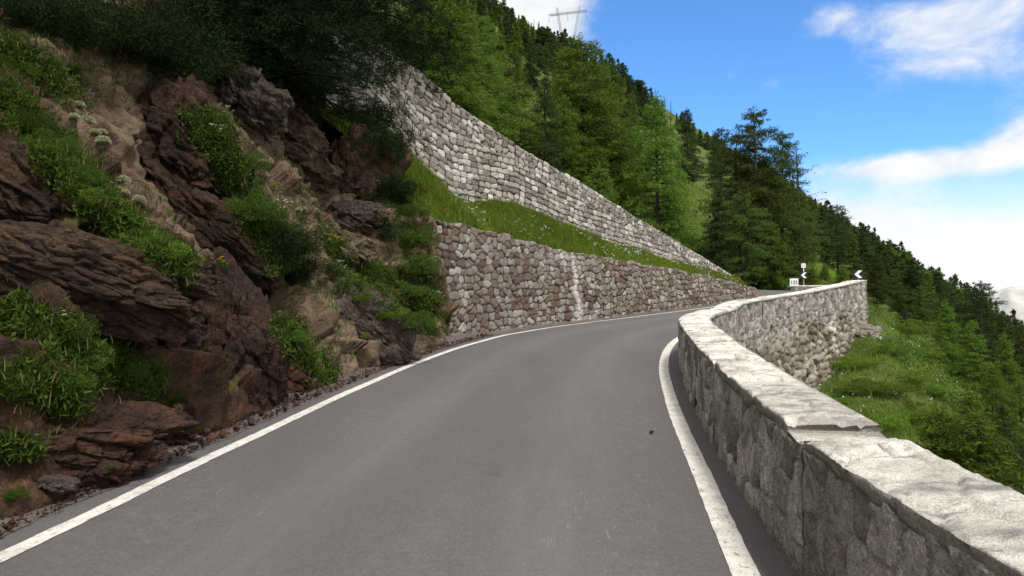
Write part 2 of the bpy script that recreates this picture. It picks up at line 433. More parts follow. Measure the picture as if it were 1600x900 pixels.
M = dict(
    asphalt=mat('asphalt', _asphalt), paint=mat('road_paint', _paint), shoulder=mat('shoulder', _shoulder), ground=mat('meadow_ground', _ground),
    earth=mat('earth', _earth), coping=mat('coping_stone', _coping), bark=mat('bark', _bark), mountain=mat('mountain', _mountain),
    rock_face=rockmat('rock_face', (0.022, 0.015, 0.011), (0.065, 0.040, 0.027), (0.13, 0.075, 0.045), (0.22, 0.15, 0.09), 0.12),
    rock_dark=rockmat('rock_dark', (0.016, 0.011, 0.009), (0.050, 0.029, 0.021), (0.105, 0.050, 0.029), (0.20, 0.10, 0.055), 0.12),
    rock_black=rockmat('rock_black', (0.016, 0.011, 0.008), (0.044, 0.026, 0.018), (0.082, 0.043, 0.027), (0.18, 0.085, 0.045), 0.2),
    rock_red=rockmat('rock_red', (0.024, 0.015, 0.012), (0.070, 0.037, 0.025), (0.14, 0.066, 0.038), (0.20, 0.125, 0.085), 0.2),
    rock_tan=rockmat('rock_tan', (0.060, 0.043, 0.030), (0.14, 0.10, 0.068), (0.21, 0.155, 0.105), (0.30, 0.25, 0.19), 0.25, 0.6),
    rock_grey=rockmat('rock_grey', (0.045, 0.034, 0.030), (0.095, 0.072, 0.060), (0.14, 0.105, 0.085), (0.20, 0.165, 0.14), 0.35, 0.8),
    rock_pale=rockmat('rock_pale', (0.18, 0.16, 0.13), (0.28, 0.25, 0.21), (0.36, 0.33, 0.28), (0.45, 0.42, 0.37), 0.3, 0.6),
    upper=stonemat('upper_wall_stone', [(0.0, (0.14, 0.12, 0.10)), (0.3, (0.24, 0.213, 0.183)), (0.55, (0.32, 0.29, 0.25)), (0.8, (0.42, 0.39, 0.345)), (1.0, (0.64, 0.61, 0.56))], (0.034, 0.028, 0.023), 26, 0.15, 0.75, None, 0.15, 0.7),
    lower=stonemat('lower_wall_stone', [(0.0, (0.085, 0.055, 0.044)), (0.2, (0.13, 0.090, 0.070)), (0.4, (0.17, 0.135, 0.107)), (0.6, (0.195, 0.172, 0.143)), (0.84, (0.25, 0.225, 0.19)), (0.96, (0.38, 0.35, 0.30)), (1.0, (0.32, 0.20, 0.12))], (0.032, 0.025, 0.020), 26, 0.15, 0.75, lich=0.15, con=0.7, stain=(0.62, 0.58, 0.53)),
    parapet=stonemat('parapet_stone', [(0.0, (0.16, 0.142, 0.125)), (0.25, (0.26, 0.235, 0.205)), (0.55, (0.37, 0.34, 0.30)), (0.85, (0.50, 0.465, 0.41)), (0.93, (0.46, 0.43, 0.38)), (1.0, (0.34, 0.22, 0.16))], (0.40, 0.37, 0.325), 26, -0.1, 0.35, None, 0.5, 1.15),
    outer=stonemat('mortared_outer_stone', [(0.0, (0.13, 0.115, 0.10)), (0.3, (0.22, 0.20, 0.175)), (0.6, (0.30, 0.28, 0.245)), (1.0, (0.44, 0.41, 0.365))], (0.15, 0.135, 0.118), 26, 0.1, 0.6, None, 0.4, 0.9),
    retain=stonemat('retaining_stone', [(0.0, (0.10, 0.072, 0.052)), (0.3, (0.17, 0.14, 0.105)), (0.6, (0.25, 0.215, 0.17)), (1.0, (0.38, 0.34, 0.28))], (0.04, 0.032, 0.025), stain=(0.55, 0.52, 0.46)),
    larch=leafmat('larch_needles', (0.050, 0.092, 0.014), (0.140, 0.205, 0.030), 0.42),
    larch_dull=leafmat('dull_larch_needles', (0.036, 0.058, 0.013), (0.092, 0.122, 0.027), 0.35),
    pine=leafmat('pine_needles', (0.022, 0.038, 0.014), (0.062, 0.092, 0.028), 0.25),
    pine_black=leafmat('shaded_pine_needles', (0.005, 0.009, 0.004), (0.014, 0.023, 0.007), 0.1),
    spruce=leafmat('spruce_needles', (0.026, 0.048, 0.016), (0.070, 0.105, 0.030), 0.25),
    bush=leafmat('bush_leaves', (0.030, 0.056, 0.010), (0.075, 0.12, 0.022), 0.3),
    herb=leafmat('herb_leaves', (0.036, 0.066, 0.010), (0.085, 0.13, 0.022), 0.35),
    juniper=leafmat('juniper_needles', (0.007, 0.014, 0.005), (0.022, 0.036, 0.010), 0.15),
    slope_bush=leafmat('slope_bush_leaves', (0.070, 0.12, 0.015), (0.155, 0.225, 0.032), 0.38),
    grass=leafmat('grass_blades', (0.090, 0.165, 0.016), (0.21, 0.30, 0.042), 0.48, tip=(0.30, 0.26, 0.10)),
    dry=leafmat('dry_grass_blades', (0.10, 0.085, 0.04), (0.22, 0.18, 0.09), 0.3),
    petal=leafmat('white_petals', (0.65, 0.64, 0.58), (0.85, 0.84, 0.80), 0.2, 0.1), yellow=leafmat('yellow_petals', (0.45, 0.30, 0.01), (0.65, 0.48, 0.02), 0.2, 0.2),
    umbel=leafmat('umbel_florets', (0.38, 0.42, 0.22), (0.62, 0.62, 0.42), 0.2, 0.2), violet=leafmat('violet_petals', (0.14, 0.06, 0.35), (0.25, 0.12, 0.5), 0.2, 0.2),
    steel=plain('galvanised_steel', (0.42, 0.43, 0.43), 0.45, 0.6), white=plain('white_reflective_sheet', (0.80, 0.80, 0.78), 0.5), black=plain('black_sheet', (0.015, 0.015, 0.016), 0.5),
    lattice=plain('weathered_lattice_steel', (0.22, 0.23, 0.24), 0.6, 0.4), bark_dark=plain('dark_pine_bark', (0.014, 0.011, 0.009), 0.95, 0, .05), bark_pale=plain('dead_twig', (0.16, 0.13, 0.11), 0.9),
)
# ------------------------------------------------------------------ road alignment
SS = np.arange(-14, 64.01, 0.1)
_HS = [-14, 0, 8, 11, 14, 16, 18, 20, 22, 33, 36, 39, 42, 46, 50, 64]
_HV = [3, 6.5, 8, 10, 14, 18, 27, 36, 40, 40, 30, 12, -12, -45, -70, -80]
HD = np.radians(np.interp(SS, _HS, _HV))
CX = np.concatenate([[0], np.cumsum(np.sin((HD[1:] + HD[:-1]) / 2) * 0.1)])
CY = np.concatenate([[0], np.cumsum(np.cos((HD[1:] + HD[:-1]) / 2) * 0.1)])
_k = np.argmin(np.abs(SS - 4.0))
CX += -0.81 - CX[_k]
CY += 4.0 - CY[_k]
HW = 2.02                                  # half distance between the edge lines


def zroad(s):
    s = np.asarray(s, float)
    return GRADE * s + 0.08 * smooth(27, 37, s)


def P(s, off):
    h = np.interp(s, SS, HD)
    return np.interp(s, SS, CX) + off * np.cos(h), np.interp(s, SS, CY) - off * np.sin(h)


def nearest(x, y):
    sh = np.shape(x); x = np.ravel(x); y = np.ravel(y)
    S2, X2, Y2, H2 = SS[::3], CX[::3], CY[::3], HD[::3]
    bs, bo = np.empty(len(x)), np.empty(len(x))
    for i in range(0, len(x), 20000):
        dx = x[i:i + 20000, None] - X2; dy = y[i:i + 20000, None] - Y2
        k = np.argmin(dx * dx + dy * dy, 1); r = np.arange(len(k))
        a, b = dx[r, k], dy[r, k]
        bs[i:i + 20000] = S2[k] + a * np.sin(H2[k]) + b * np.cos(H2[k])
        bo[i:i + 20000] = a * np.cos(H2[k]) - b * np.sin(H2[k])
    return bs.reshape(sh), bo.reshape(sh)


# ------------------------------------------------------------------ terrain
def znat(x, y):
    x = np.asarray(x, float); y = np.asarray(y, float)
    z = -0.6 - 0.62 * x + 0.35 * y
    z = z + 0.05 * np.maximum(0, y - 55)
    z = z - 2.3 * np.exp(-((x - 8) ** 2 / 30 + (y - 15) ** 2 / 40))
    z = z + 0.5 * fbm(x * 0.09, y * 0.09, 0, 3, 31) + 0.12 * fbm(x * 0.5, y * 0.5, 0, 3, 37)
    d = np.hypot(x, y)
    z = z + smooth(60, 300, d) * 5 * fbm(x * 0.012, y * 0.012, 0, 3, 41)
    up = -0.62 * x + 0.38 * y
    return np.maximum(z, -420 + 40 * fbm(x * 0.001, y * 0.001, 0, 3, 5))


# wall lines in plan, from left to right: arrays of (x, y)
LW_S = np.linspace(16.4, 38.0, 80)


def lw_off(s): return np.interp(s, [16.4, 18, 30, 38], [-3.35, -2.98, -2.75, -2.75])


UW0, UW1 = np.array([-4.3, 18.9]), np.array([10.2, 33.6])
UWD = (UW1 - UW0) / np.linalg.norm(UW1 - UW0)
UWL = np.linalg.norm(UW1 - UW0)
UWN = np.array([UWD[1], -UWD[0]])          # towards the road


def uw_depth(px):                           # depth at which a photo column meets the upper wall
    u = (px - 800) / F
    t = (u * UW0[1] - UW0[0]) / (UWD[0] - u * UWD[1])
    return t, UW0[1] + t * UWD[1]


def z_at(py, y):
    dy = (450 - py) / F
    # solve z for a photo row at depth y (small pitch)
    tan = (sP + dy * cP) / (cP - dy * sP)
    return 1.6 + tan * y


_ut = [(575, 62, 192), (650, 112, 282), (705, 158, 312), (805, 223, 330), (900, 280, 368), (1000, 342, 396), (1120, 414, 432), (1150, 434, 443)]
UT, UTOP, UBOT = [], [], []
for px, pt, pb in _ut:
    t_, d_ = uw_depth(px); UT.append(t_); UTOP.append(z_at(pt, d_)); UBOT.append(z_at(pb, d_))


def uw_top(t): return np.interp(t, UT, UTOP)
def uw_bot(t): return np.interp(t, UT, UBOT)


# lower wall top from the photo rows
_lx, _ly = P(LW_S, lw_off(LW_S))
_lpx = 800 + F * _lx / _ly
LTOP = z_at(np.interp(_lpx, [690, 760, 860, 940, 1000, 1100, 1178, 1240], [345, 360, 386, 402, 411, 430, 450, 462]), _ly)
LTOP = np.maximum(LTOP, zroad(LW_S) + 0.25)


def lw_top(s): return np.interp(s, LW_S, LTOP)


def zground(x, y):
    """height of the big terrain sheet: natural slope, cut away under the road, the walls and the rock face"""
    s, off = nearest(x, y)
    z = znat(x, y)
    zr = zroad(s)
    inr = (s > -13.5) & (s < 63)
    # right side of the road
    z = np.where(inr & (off > 2.4), np.minimum(z, zr - np.interp(s, [2, 8, 17, 23, 27, 30, 33, 36], [.5, 1.6, 3.1, 2.75, 1.9, 1.1, .4, .2]) + 0.9 * np.maximum(0, off - 5.5)), z)
    # road bed
    z = np.where(inr & (np.abs(off) <= 2.7), np.minimum(z, zr - 0.2), z)
    z = np.where(inr & (s < 34) & (off >= -3.2) & (off <= 2.6), zr - 0.45, z)
    # rock side
    lim = zr - 0.9 + np.maximum(0, (-off - 2.9)) * 1.25
    z = np.where(inr & (off < -2.4) & (s < 17.5), np.minimum(z, lim), z)
    # terrace and upper wall
    q = (x - UW0[0]) * UWD[0] + (y - UW0[1]) * UWD[1]
    n = (x - UW0[0]) * UWN[0] + (y - UW0[1]) * UWN[1]
    zone = (q > -1.5) & (q < UWL + 1) & (off < -2.4) & inr
    behind = -n
    capz = np.where(behind > 0.35, uw_top(q) - 1.0 + 0.5 * behind, zr - 0.5)
    z = np.where(zone, np.minimum(z, capz), z)
    # inside of the hairpin
    z = np.where(inr & (off < -2.4) & (s >= 34) & (q >= UWL + 1), np.minimum(z, zr + 0.1 + 0.5 * np.maximum(0, -off - 3)), z)
    return z


def terrain():
    a = np.concatenate([np.linspace(-180, -52, 40, endpoint=False), np.linspace(-52, 58, 400, endpoint=False), np.linspace(58, 180, 40)])
    a = np.radians(a)
    r = np.concatenate([np.geomspace(0.6, 9, 24, endpoint=False), np.arange(9, 48, 0.24), np.geomspace(48, 3800, 90)])
    A, R = np.meshgrid(a, r, indexing='ij')
    x, y = R * np.sin(A), R * np.cos(A)
    z = zground(x, y)
    V = np.stack([x, y, z], -1)
    o = build('hillside', V.reshape(-1, 3), grid_faces(len(a), len(r))[:, ::-1], M['ground'])
    tag(o, kind='structure')
    return o


HILL = terrain()

# far mountain across the valley
a = np.radians(np.linspace(20, 60, 160)); r = np.linspace(3900, 7200, 60)
A, R = np.meshgrid(a, r, indexing='ij')
ridge = -420 + (505 + np.degrees(A - math.radians(34)) * 26) * np.sin(np.pi * np.clip((R - 3900) / 3000, 0, 1) ** 0.8) ** 1.1 + 45 * fbm(A * 26, R * 0.0016, 0, 6, 55, ridged=True) + 18 * fbm(A * 90, R * .006, 0, 4, 56)
o = build('mountain', np.stack([R * np.sin(A), R * np.cos(A), ridge], -1).reshape(-1, 3), grid_faces(160, 60)[:, ::-1], M['mountain'])
tag(o, kind='structure')

# ------------------------------------------------------------------ road, shoulder and markings
def pw_off(s): return np.interp(s, [-8, 0, 2, 3, 4, 6, 12, 13, 14, 15, 16, 17, 18, 19, 20, 21.5, 23, 40], [2.8, 2.62, 2.5, 2.39, 2.29, 2.25, 2.25, 2.29, 2.41, 2.56, 2.69, 2.75, 2.72, 2.62, 2.5, 2.37, 2.29, 2.27])


s = np.arange(-12, 60, 0.1)
offs = np.linspace(-2.5, 2.95, 28)
S_, O_ = np.meshgrid(s, offs, indexing='ij')
O_ = np.where(O_ > 0, O_ * (pw_off(S_) + 0.18) / 2.95, O_)       # the asphalt ends under the parapet
x, y = P(S_, O_)
z = zroad(S_) + 0.012 * fbm(x * 0.7, y * 0.7, 0, 3, 3) - 0.012 * (np.abs(O_) / 2.4) ** 2
ROADZ = lambda s_, o_, x_, y_: zroad(s_) + 0.012 * fbm(x_ * 0.7, y_ * 0.7, 0, 3, 3) - 0.012 * (np.abs(o_) / 2.4) ** 2
HPL = np.array([[12.9, 27.3], [14.85, 32.3], [17.45, 38.0], [17.95, 39.2], [17.95, 46]])
x = np.where((y > 27.5) & (y < 46), np.minimum(x, np.interp(y, HPL[:, 1], HPL[:, 0]) + .15), x)
tag(build('road', np.stack([x, y, z], -1).reshape(-1, 3), grid_faces(len(s), len(offs))[:, ::-1], M['asphalt'], attrs=dict(off=O_, along=S_)), kind='structure')


def strip(name, o0, o1, s0, s1, lift, m, jit, nd=4, ds=0.04, seed=1):
    s = np.arange(s0, s1, ds); k = np.linspace(0, 1, nd)
    e0 = o0 + jit * fbm(s * 9, 0, 0, 4, seed) + 0.006 * vnoise(s * .5, 3, 0, seed); e1 = o1 + jit * fbm(s * 9, 9, 0, 4, seed + 3) + 0.006 * vnoise(s * .5, 3, 0, seed)
    O = e0[:, None] * (1 - k) + e1[:, None] * k
    S = np.repeat(s[:, None], nd, 1)
    x, y = P(S, O)
    z = ROADZ(S, O, x, y) + lift
    return tag(build(name, np.stack([x, y, z], -1).reshape(-1, 3), grid_faces(len(s), nd)[:, ::-1], m), kind='structure')


strip('road_marking', -HW - 0.085, -HW + 0.045, -6, 31, 0.006, M['paint'], 0.007, seed=4)
strip('road_marking', HW - 0.07, HW + 0.075, -6, 29, 0.006, M['paint'], 0.007, seed=8)

# dirt shoulder under the rock and the lower wall
s = np.arange(-10, 40, 0.06); k = np.linspace(0, 1, 14)
inner = -HW - 0.26 - 0.14 * fbm(s * 1.3, 1, 0, 5, 21)
O = inner[:, None] * (1 - k) + (-3.6) * k
S = np.repeat(s[:, None], 14, 1)
x, y = P(S, O)
z = ROADZ(S, O, x, y) + 0.005 + 0.05 * smooth(0, 0.5, k)[None] * (0.6 + fbm(x * 4, y * 4, 0, 4, 22)) + 0.12 * smooth(.35, 1, k)[None]
tag(build('shoulder', np.stack([x, y, z], -1).reshape(-1, 3), grid_faces(len(s), 14), M['shoulder']), kind='structure')


# ------------------------------------------------------------------ masonry
def cells(S, H, w, h, jx=0.32, jy=0.22, seed=0, p=3.0, skip=0.0):
    """rounded stones laid in courses: returns (id 0..1, edge distance, second id)"""
    sh = S.shape; S = S.ravel() / w; H = H.ravel() / h
    H = H + (0.25 if jy > .15 else 0.08) * vnoise(S * 0.35, H * 0.3, 0, seed + 91)
    j0 = np.floor(H)
    best = np.full(S.shape, 9.0); sec = np.full(S.shape, 9.0); bid = np.zeros(S.shape); bid2 = np.zeros(S.shape)
    for dj in (-1, 0, 1):
        j = j0 + dj
        rowsh = _h(j, j * 0, j * 0, seed + 5)
        i0 = np.floor(S + rowsh)
        for di in (-2, -1, 0, 1, 2):
            i = i0 + di
            cx = i - rowsh + 0.5 + jx * 2 * (_h(i, j, j * 0, seed + 1) - 0.5)
            cy = j + 0.5 + jy * 2 * (_h(i, j, j * 0, seed + 2) - 0.5)
            sx = 0.75 + 0.55 * _h(i, j, j * 0, seed + 3)
            d = (np.abs((S - cx) / sx) ** p + np.abs(H - cy) ** p) ** (1 / p)
            m = d < best
            sec = np.where(m, best, np.minimum(sec, d))
            bid = np.where(m, _h(i, j, j * 0, seed + 4), bid)
            bid2 = np.where(m, _h(i, j, j * 0, seed + 6), bid2)
            best = np.where(m, d, best)
    return bid.reshape(sh), (sec - best).reshape(sh), bid2.reshape(sh)


def wall_mesh(name, sarr, front, zb, zt, thick, cell, amp, res, mats, parent=None, batter=0.0, fine_back=False, stain=None, rough=0.012, top_rough=0.03, seed=0, prow=0.45, top_fine=5, flush=0.25, topband=None):
    """a masonry wall lofted along a line; front(s) -> x, y, nx, ny with the normal of the face that is seen"""
    x, y, nx, ny = front(sarr)
    zb_, zt_ = zb(sarr), zt(sarr)
    nh = max(6, int(np.max(zt_ - zb_) / res))
    t = np.linspace(0, 1, nh)
    S = np.repeat(sarr[:, None], nh, 1)
    H = t[None] * (zt_ - zb_)[:, None]
    taper = np.minimum(smooth(0, .05, S - sarr[0] + .006), smooth(0, .05, sarr[-1] - S + .006))

    def face(sd):
        cid, edge, id2 = cells(S, H, cell[0], cell[1], cell[2], cell[3], sd)
        e = smooth(0.0, flush, edge)
        fa, fe = facet2(S / cell[0] * 1.7, H / cell[1] * 1.7, sd + 17)
        d = amp * e * (0.45 + 0.9 * id2) + 0.35 * amp * fa * e + rough * fbm(S * 7, H * 7, sd, 5, sd, 0.6) + rough * 1.4 * fbm(S * 1.1, H * 1.1, sd, 3, sd + 9) - amp + (0.5 * rough * fbm(S * 16, H * 4.5, sd, 4, sd + 25, .6) if name == 'masonry' and amp < .025 else 0)
        if topband is not None:
            k = smooth(topband - .06, topband + .06, (zt_ - zb_)[:, None] - H)  # 0 within the band at the top
            d = d * k + (1 - k) * (0.035 + 0.6 * (d + amp * .6))
            e = e * (0.55 + .45 * k)
        return cid, e, d * (0.25 + 0.75 * taper)

    c1, e1, d1 = face(seed)
    Bt = batter * (1 - t)[None] * (zt_ - zb_)[:, None]
    FX = x[:, None] + nx[:, None] * (d1 + Bt); FY = y[:, None] + ny[:, None] * (d1 + Bt)
    FZ = zb_[:, None] + H
    jag = top_rough * fbm(sarr * 3.1, 0, 0, 4, seed + 70)
    FZ = FZ + t[None] ** 6 * jag[:, None]
    parts = [np.stack([FX, FY, FZ], -1)]; cc = [c1]; ee = [e1]; st = [np.zeros_like(c1) if stain is None else stain(S, H, zt_[:, None] - FZ)]
    kt = np.linspace(0, 1, top_fine + 2)[1:-1]
    TX = x[:, None] - nx[:, None] * thick * kt; TY = y[:, None] - ny[:, None] * thick * kt
    TZ = zt_[:, None] + jag[:, None] + top_rough * fbm(S[:, :1] * 5, kt[None] * thick * 5, 0, 4, seed + 71)
    ct, et, _ = cells(S[:, :1] + 0 * kt, 0 * S[:, :1] + kt * thick, cell[0], cell[1], cell[2], cell[3], seed + 40)
    parts.append(np.stack([TX, TY, TZ], -1)); cc.append(ct); ee.append(smooth(0, flush, et)); st.append(np.zeros_like(ct))
    if fine_back:
        c2, e2, d2 = face(seed + 300)
        BX = x[:, None] - nx[:, None] * (thick + d2); BY = y[:, None] - ny[:, None] * (thick + d2)
        parts.append(np.stack([BX, BY, FZ], -1)[:, ::-1]); cc.append(c2[:, ::-1]); ee.append(e2[:, ::-1]); st.append(np.zeros_like(c2))
    else:
        BX = np.stack([x - nx * thick] * 2, 1); BY = np.stack([y - ny * thick] * 2, 1)
        parts.append(np.stack([BX, BY, np.stack([zt_ + jag, zb_], 1)], -1)); cc.append(np.zeros((len(sarr), 2))); ee.append(np.ones((len(sarr), 2))); st.append(np.zeros((len(sarr), 2)))
    V = np.concatenate(parts, 1); n = V.shape[1]
    cc, ee, st = [np.concatenate(q, 1) for q in (cc, ee, st)]
    Fq = grid_faces(len(sarr), n, 0, True)
    # end caps: rows of quads between the front and the mirrored back
    nf = nh if fine_back else 0
    attrs = dict(cell=cc, edge=ee, stain=st)
    Vf = V.reshape(-1, 3)
    Fs = [Fq, np.arange(n)[None, ::-1].copy(), ((len(sarr) - 1) * n + np.arange(n))[None].copy()]
    return build(name, Vf, Fs, mats, parent, attrs)


def offset_front(off_fn, side):
    def fr(s):
        o = off_fn(s); x, y = P(s, o); h = np.interp(s, SS, HD)
        return x, y, side * np.cos(h), -side * np.sin(h)
    return fr


# lower wall, brown rubble beside the road
LWALL = empty('roadside_retaining_wall', (*P(16.4, -2.95), zroad(16.4)))
tag(LWALL, 'brown and grey rubble retaining wall right beside the road, under the grassy terrace', 'wall')


def lw_stain(S, H, D):
    a = np.exp(-((S - 21.55 - 0.12 * fbm(H * 3, 1, 0, 3, 4)) / (0.10 + 0.16 * np.clip(1 - H, 0, 1))) ** 2)
    b = np.exp(-((S - 20.7) / 1.2) ** 2 - (D / 0.5) ** 2) * 0.55
    return np.clip(np.maximum(a * (0.55 + 0.6 * fbm(S * 6, H * 2, 0, 4, 8)), b * (0.4 + fbm(S * 4, H * 4, 0, 4, 9))), 0, .85)


def child_mesh(o, root):
    o.parent = root
    o.matrix_parent_inverse = Matrix.Translation(-Vector(root.location))
    return o


_c0 = np.array(P(16.4, float(lw_off(16.4)))); _h0 = float(np.interp(16.4, SS, HD)); _rd = np.array([math.cos(_h0), -math.sin(_h0)])


def lw_front(s):
    sm = np.maximum(s, 16.4)
    x, y = P(sm, lw_off(sm)); h = np.interp(sm, SS, HD)
    back = np.maximum(0, 16.4 - s)                      # the wall turns into the bank at its near end
    x = x - _rd[0] * back; y = y - _rd[1] * back
    k = smooth(16.15, 16.6, s)
    nx = np.cos(h) * k + -math.sin(_h0) * (1 - k); ny = -np.sin(h) * k + -math.cos(_h0) * (1 - k)
    l = np.hypot(nx, ny)
    return x, y, nx / l, ny / l


o = wall_mesh('masonry', np.arange(14.4, 38.0, 0.027), lw_front, lambda s: zroad(np.maximum(s, 16.4)) - 0.1, lambda s: lw_top(np.maximum(s, 16.4)), 0.5, (0.195, 0.195, 0.44, 0.30), 0.045, 0.026, M['lower'], None, batter=0.10, stain=lw_stain, rough=0.016, top_rough=0.10, seed=3, flush=0.22)
child_mesh(o, LWALL)
# upper wall
UWALL = empty('hillside_retaining_wall', (UW0[0], UW0[1], float(uw_bot(0.0))))
tag(UWALL, 'tall pale grey coursed stone wall carrying the road above the grassy terrace', 'wall')


def uw_front(t):
    return UW0[0] + t * UWD[0], UW0[1] + t * UWD[1], np.full_like(t, UWN[0]), np.full_like(t, UWN[1])


ta = np.arange(-0.6, UT[-1] + 0.6, 0.035)
o = wall_mesh('masonry', ta, uw_front, lambda t: uw_bot(t) - 0.35, lambda t: uw_top(t) - 0.82 * np.interp(t, [0, 16, 20], [1, .6, .3]), 0.6, (0.265, 0.18, 0.30, 0.10), 0.055, 0.026, M['upper'], None, batter=0.06, rough=0.014, top_rough=0.02, seed=11, flush=0.22)
child_mesh(o, UWALL)
# parapet of the upper road in long segments
_jt = [uw_depth(p)[0] for p in (705, 806, 884, 950, 1010, 1065, 1110)]
_b = [-0.6] + _jt + [UT[-1] + 0.5]
for i in range(len(_b) - 1):
    seg = np.arange(_b[i] + 0.003, _b[i + 1] - 0.003, 0.035)
    lift = [0.10, 0.0, -0.03, 0.02, 0, 0.02, 0, 0][i]
    o = wall_mesh('parapet_segment', seg, lambda t: (UW0[0] + t * UWD[0] - .02 * UWN[0], UW0[1] + t * UWD[1] - .02 * UWN[1], np.full_like(t, UWN[0]), np.full_like(t, UWN[1])),
                  lambda t: uw_top(t) - 0.84 * np.interp(t, [0, 16, 20], [1, .6, .3]), lambda t: uw_top(t) + lift, 0.45, (0.26, 0.17, 0.4, 0.3), 0.035, 0.035, M['upper'], None, rough=0.02, top_rough=0.02, seed=30 + i)
    child_mesh(o, UWALL)

# grassy terrace between the two walls, and the bank above the upper wall
nq = 160; tq = np.linspace(-1.0, UT[-1], nq); k = np.linspace(0, 1, 14)
bx, by = UW0[0] + tq * UWD[0] + 0.1 * UWN[0], UW0[1] + tq * UWD[1] + 0.1 * UWN[1]
ss = np.linspace(16.2, 36.5, nq)
fx, fy = P(ss, lw_off(ss) - 0.25)
X = fx[:, None] * (1 - k) + bx[:, None] * k; Y = fy[:, None] * (1 - k) + by[:, None] * k
Z = (lw_top(ss) - 0.05)[:, None] * (1 - k) + (uw_bot(tq) + 0.03)[:, None] * k + 0.10 * np.sin(np.pi * k) + 0.07 * fbm(X * 1.3, Y * 1.3, 0, 4, 77)
TER_V = np.stack([X, Y, Z], -1)
tag(build('terrace_ground', TER_V.reshape(-1, 3), grid_faces(nq, 14), M['ground']), kind='structure')
kb = np.concatenate([[0], np.linspace(.02, 1, 9)])
X = (UW0[0] + tq * UWD[0])[:, None] - UWN[0] * (0.45 + 4 * kb); Y = (UW0[1] + tq * UWD[1])[:, None] - UWN[1] * (0.45 + 4 * kb)
Z = np.minimum((uw_top(tq) - 0.55)[:, None] + 2.2 * kb, znat(X, Y) + 0.5)
tag(build('upper_bank', np.stack([X, Y, Z], -1).reshape(-1, 3), grid_faces(nq, 10), M['ground']), kind='structure')


# ------------------------------------------------------------------ the parapet along the right edge
PAR = empty('roadside_parapet', (*P(4.0, 2.29), float(zroad(4.0))))
tag(PAR, 'low grey stone parapet with a pale coping running along the right edge of the road', 'parapet')
joints = [-4.5, 1.0, 4.05, 7.0, 10.2, 12.2, 14.0, 15.7, 17.6, 19.6, 21.7, 23.8, 25.9, 28.0, 30.0, 31.7]
PT = 0.47
P_END = 31.7


def par_h(s): return np.interp(s, [0, 4, 12, 14, 17, 22, 26, 30, 32], [0.74, 0.73, 0.74, 0.71, 0.65, 0.61, 0.66, 0.77, 0.82])


def coping(s0, s1, lift, seed, parent, fr, hfn, res=0.03, th=0.068, thick=PT):
    """one rough-hewn coping block lofted along the parapet"""
    ns = max(8, int((s1 - s0) / res)); s = np.linspace(s0, s1, ns)
    x, y, nx, ny = fr(s)
    # profile: inner bottom -> inner top -> across -> outer top -> outer bottom
    pr = [(-0.010, -.3), (-0.008, .0), (-0.005, .3), (-0.002, .65), (-0.004, .95), (-.016, 1.0)]
    pr += [(-q, 1.0 + 0.10 * math.sin(math.pi * q / thick)) for q in np.linspace(.035, thick - .05, 22)]
    pr += [(-thick + .02, 1.0), (-thick - .01, .85), (-thick - .02, .5), (-thick, 0.0), (-thick * .66, 0.0), (-thick * .33, 0.0)]
    pr = np.array(pr); n = len(pr)
    S = np.repeat(s[:, None], n, 1); q = np.repeat(pr[None, :, 0], ns, 0); h = np.repeat(pr[None, :, 1] * th, ns, 0)
    endf = np.minimum(S - s0, s1 - S)
    rnd = smooth(0, 0.10, endf)
    big = fbm(S * 2.2, q * 5, 0, 4, seed)
    chips = np.maximum(0, fbm(S * 6.5, q * 9 + h * 9, 1, 4, seed + 5) - 0.2)
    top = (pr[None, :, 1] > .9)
    h = h + top * (0.006 * big + 0.011 * fbm(S * 22, q * 22, 0, 4, seed + 2, .65) + (lambda fc: 0.030 * fc[0] - 0.016 * (1 - smooth(0, .06, fc[1])))(facet2(S * 1.15 + q * 1.5 + .10 * big, q * 2.1 - S * .25, seed + 30, .8, .35)) + 0.005 * facet2(S * 7 + q * 4, q * 10, seed + 35)[0] - 0.03 * (1 - rnd) - 0.05 * chips) + lift * np.minimum(1, pr[None, :, 1])
    # flat quarry facets across the top
    pass
    q = q + 0.012 * fbm(S * 3.3, h * 12, 2, 5, seed + 3) * np.where(np.abs(q + thick / 2) > thick * .42, 1, 0.2) - np.sign(q + thick / 2) * chips * 0.045 * (1 - rnd * .4)
    top = np.broadcast_to(top, S.shape)[:1]
    q = q + np.where(h < th * .9, 0.012 * fbm(S * 9, h * 14, 0, 4, seed + 50), 0); h = h + np.where(h < .01, 0.03 * fbm(S * 7, 0, 0, 4, seed + 51), 0)
    S2 = S + (1 - rnd) * 0.05 * fbm(q * 8, h * 10, 0, 4, seed + 6)
    X = x[:, None] + nx[:, None] * q; Y = y[:, None] + ny[:, None] * q
    tx, ty = -ny, nx
    Z = (zroad(s) + hfn(s) - th)[:, None] + h
    V = np.stack([X, Y, Z], -1)
    return child_mesh(build('coping_stone', V.reshape(-1, 3), [grid_faces(ns, n, 0, True), np.arange(n)[None, ::-1].copy(), ((ns - 1) * n + np.arange(n))[None].copy()], M['coping'], attrs=dict(top=np.repeat(top.astype(float), ns, 0))), parent)


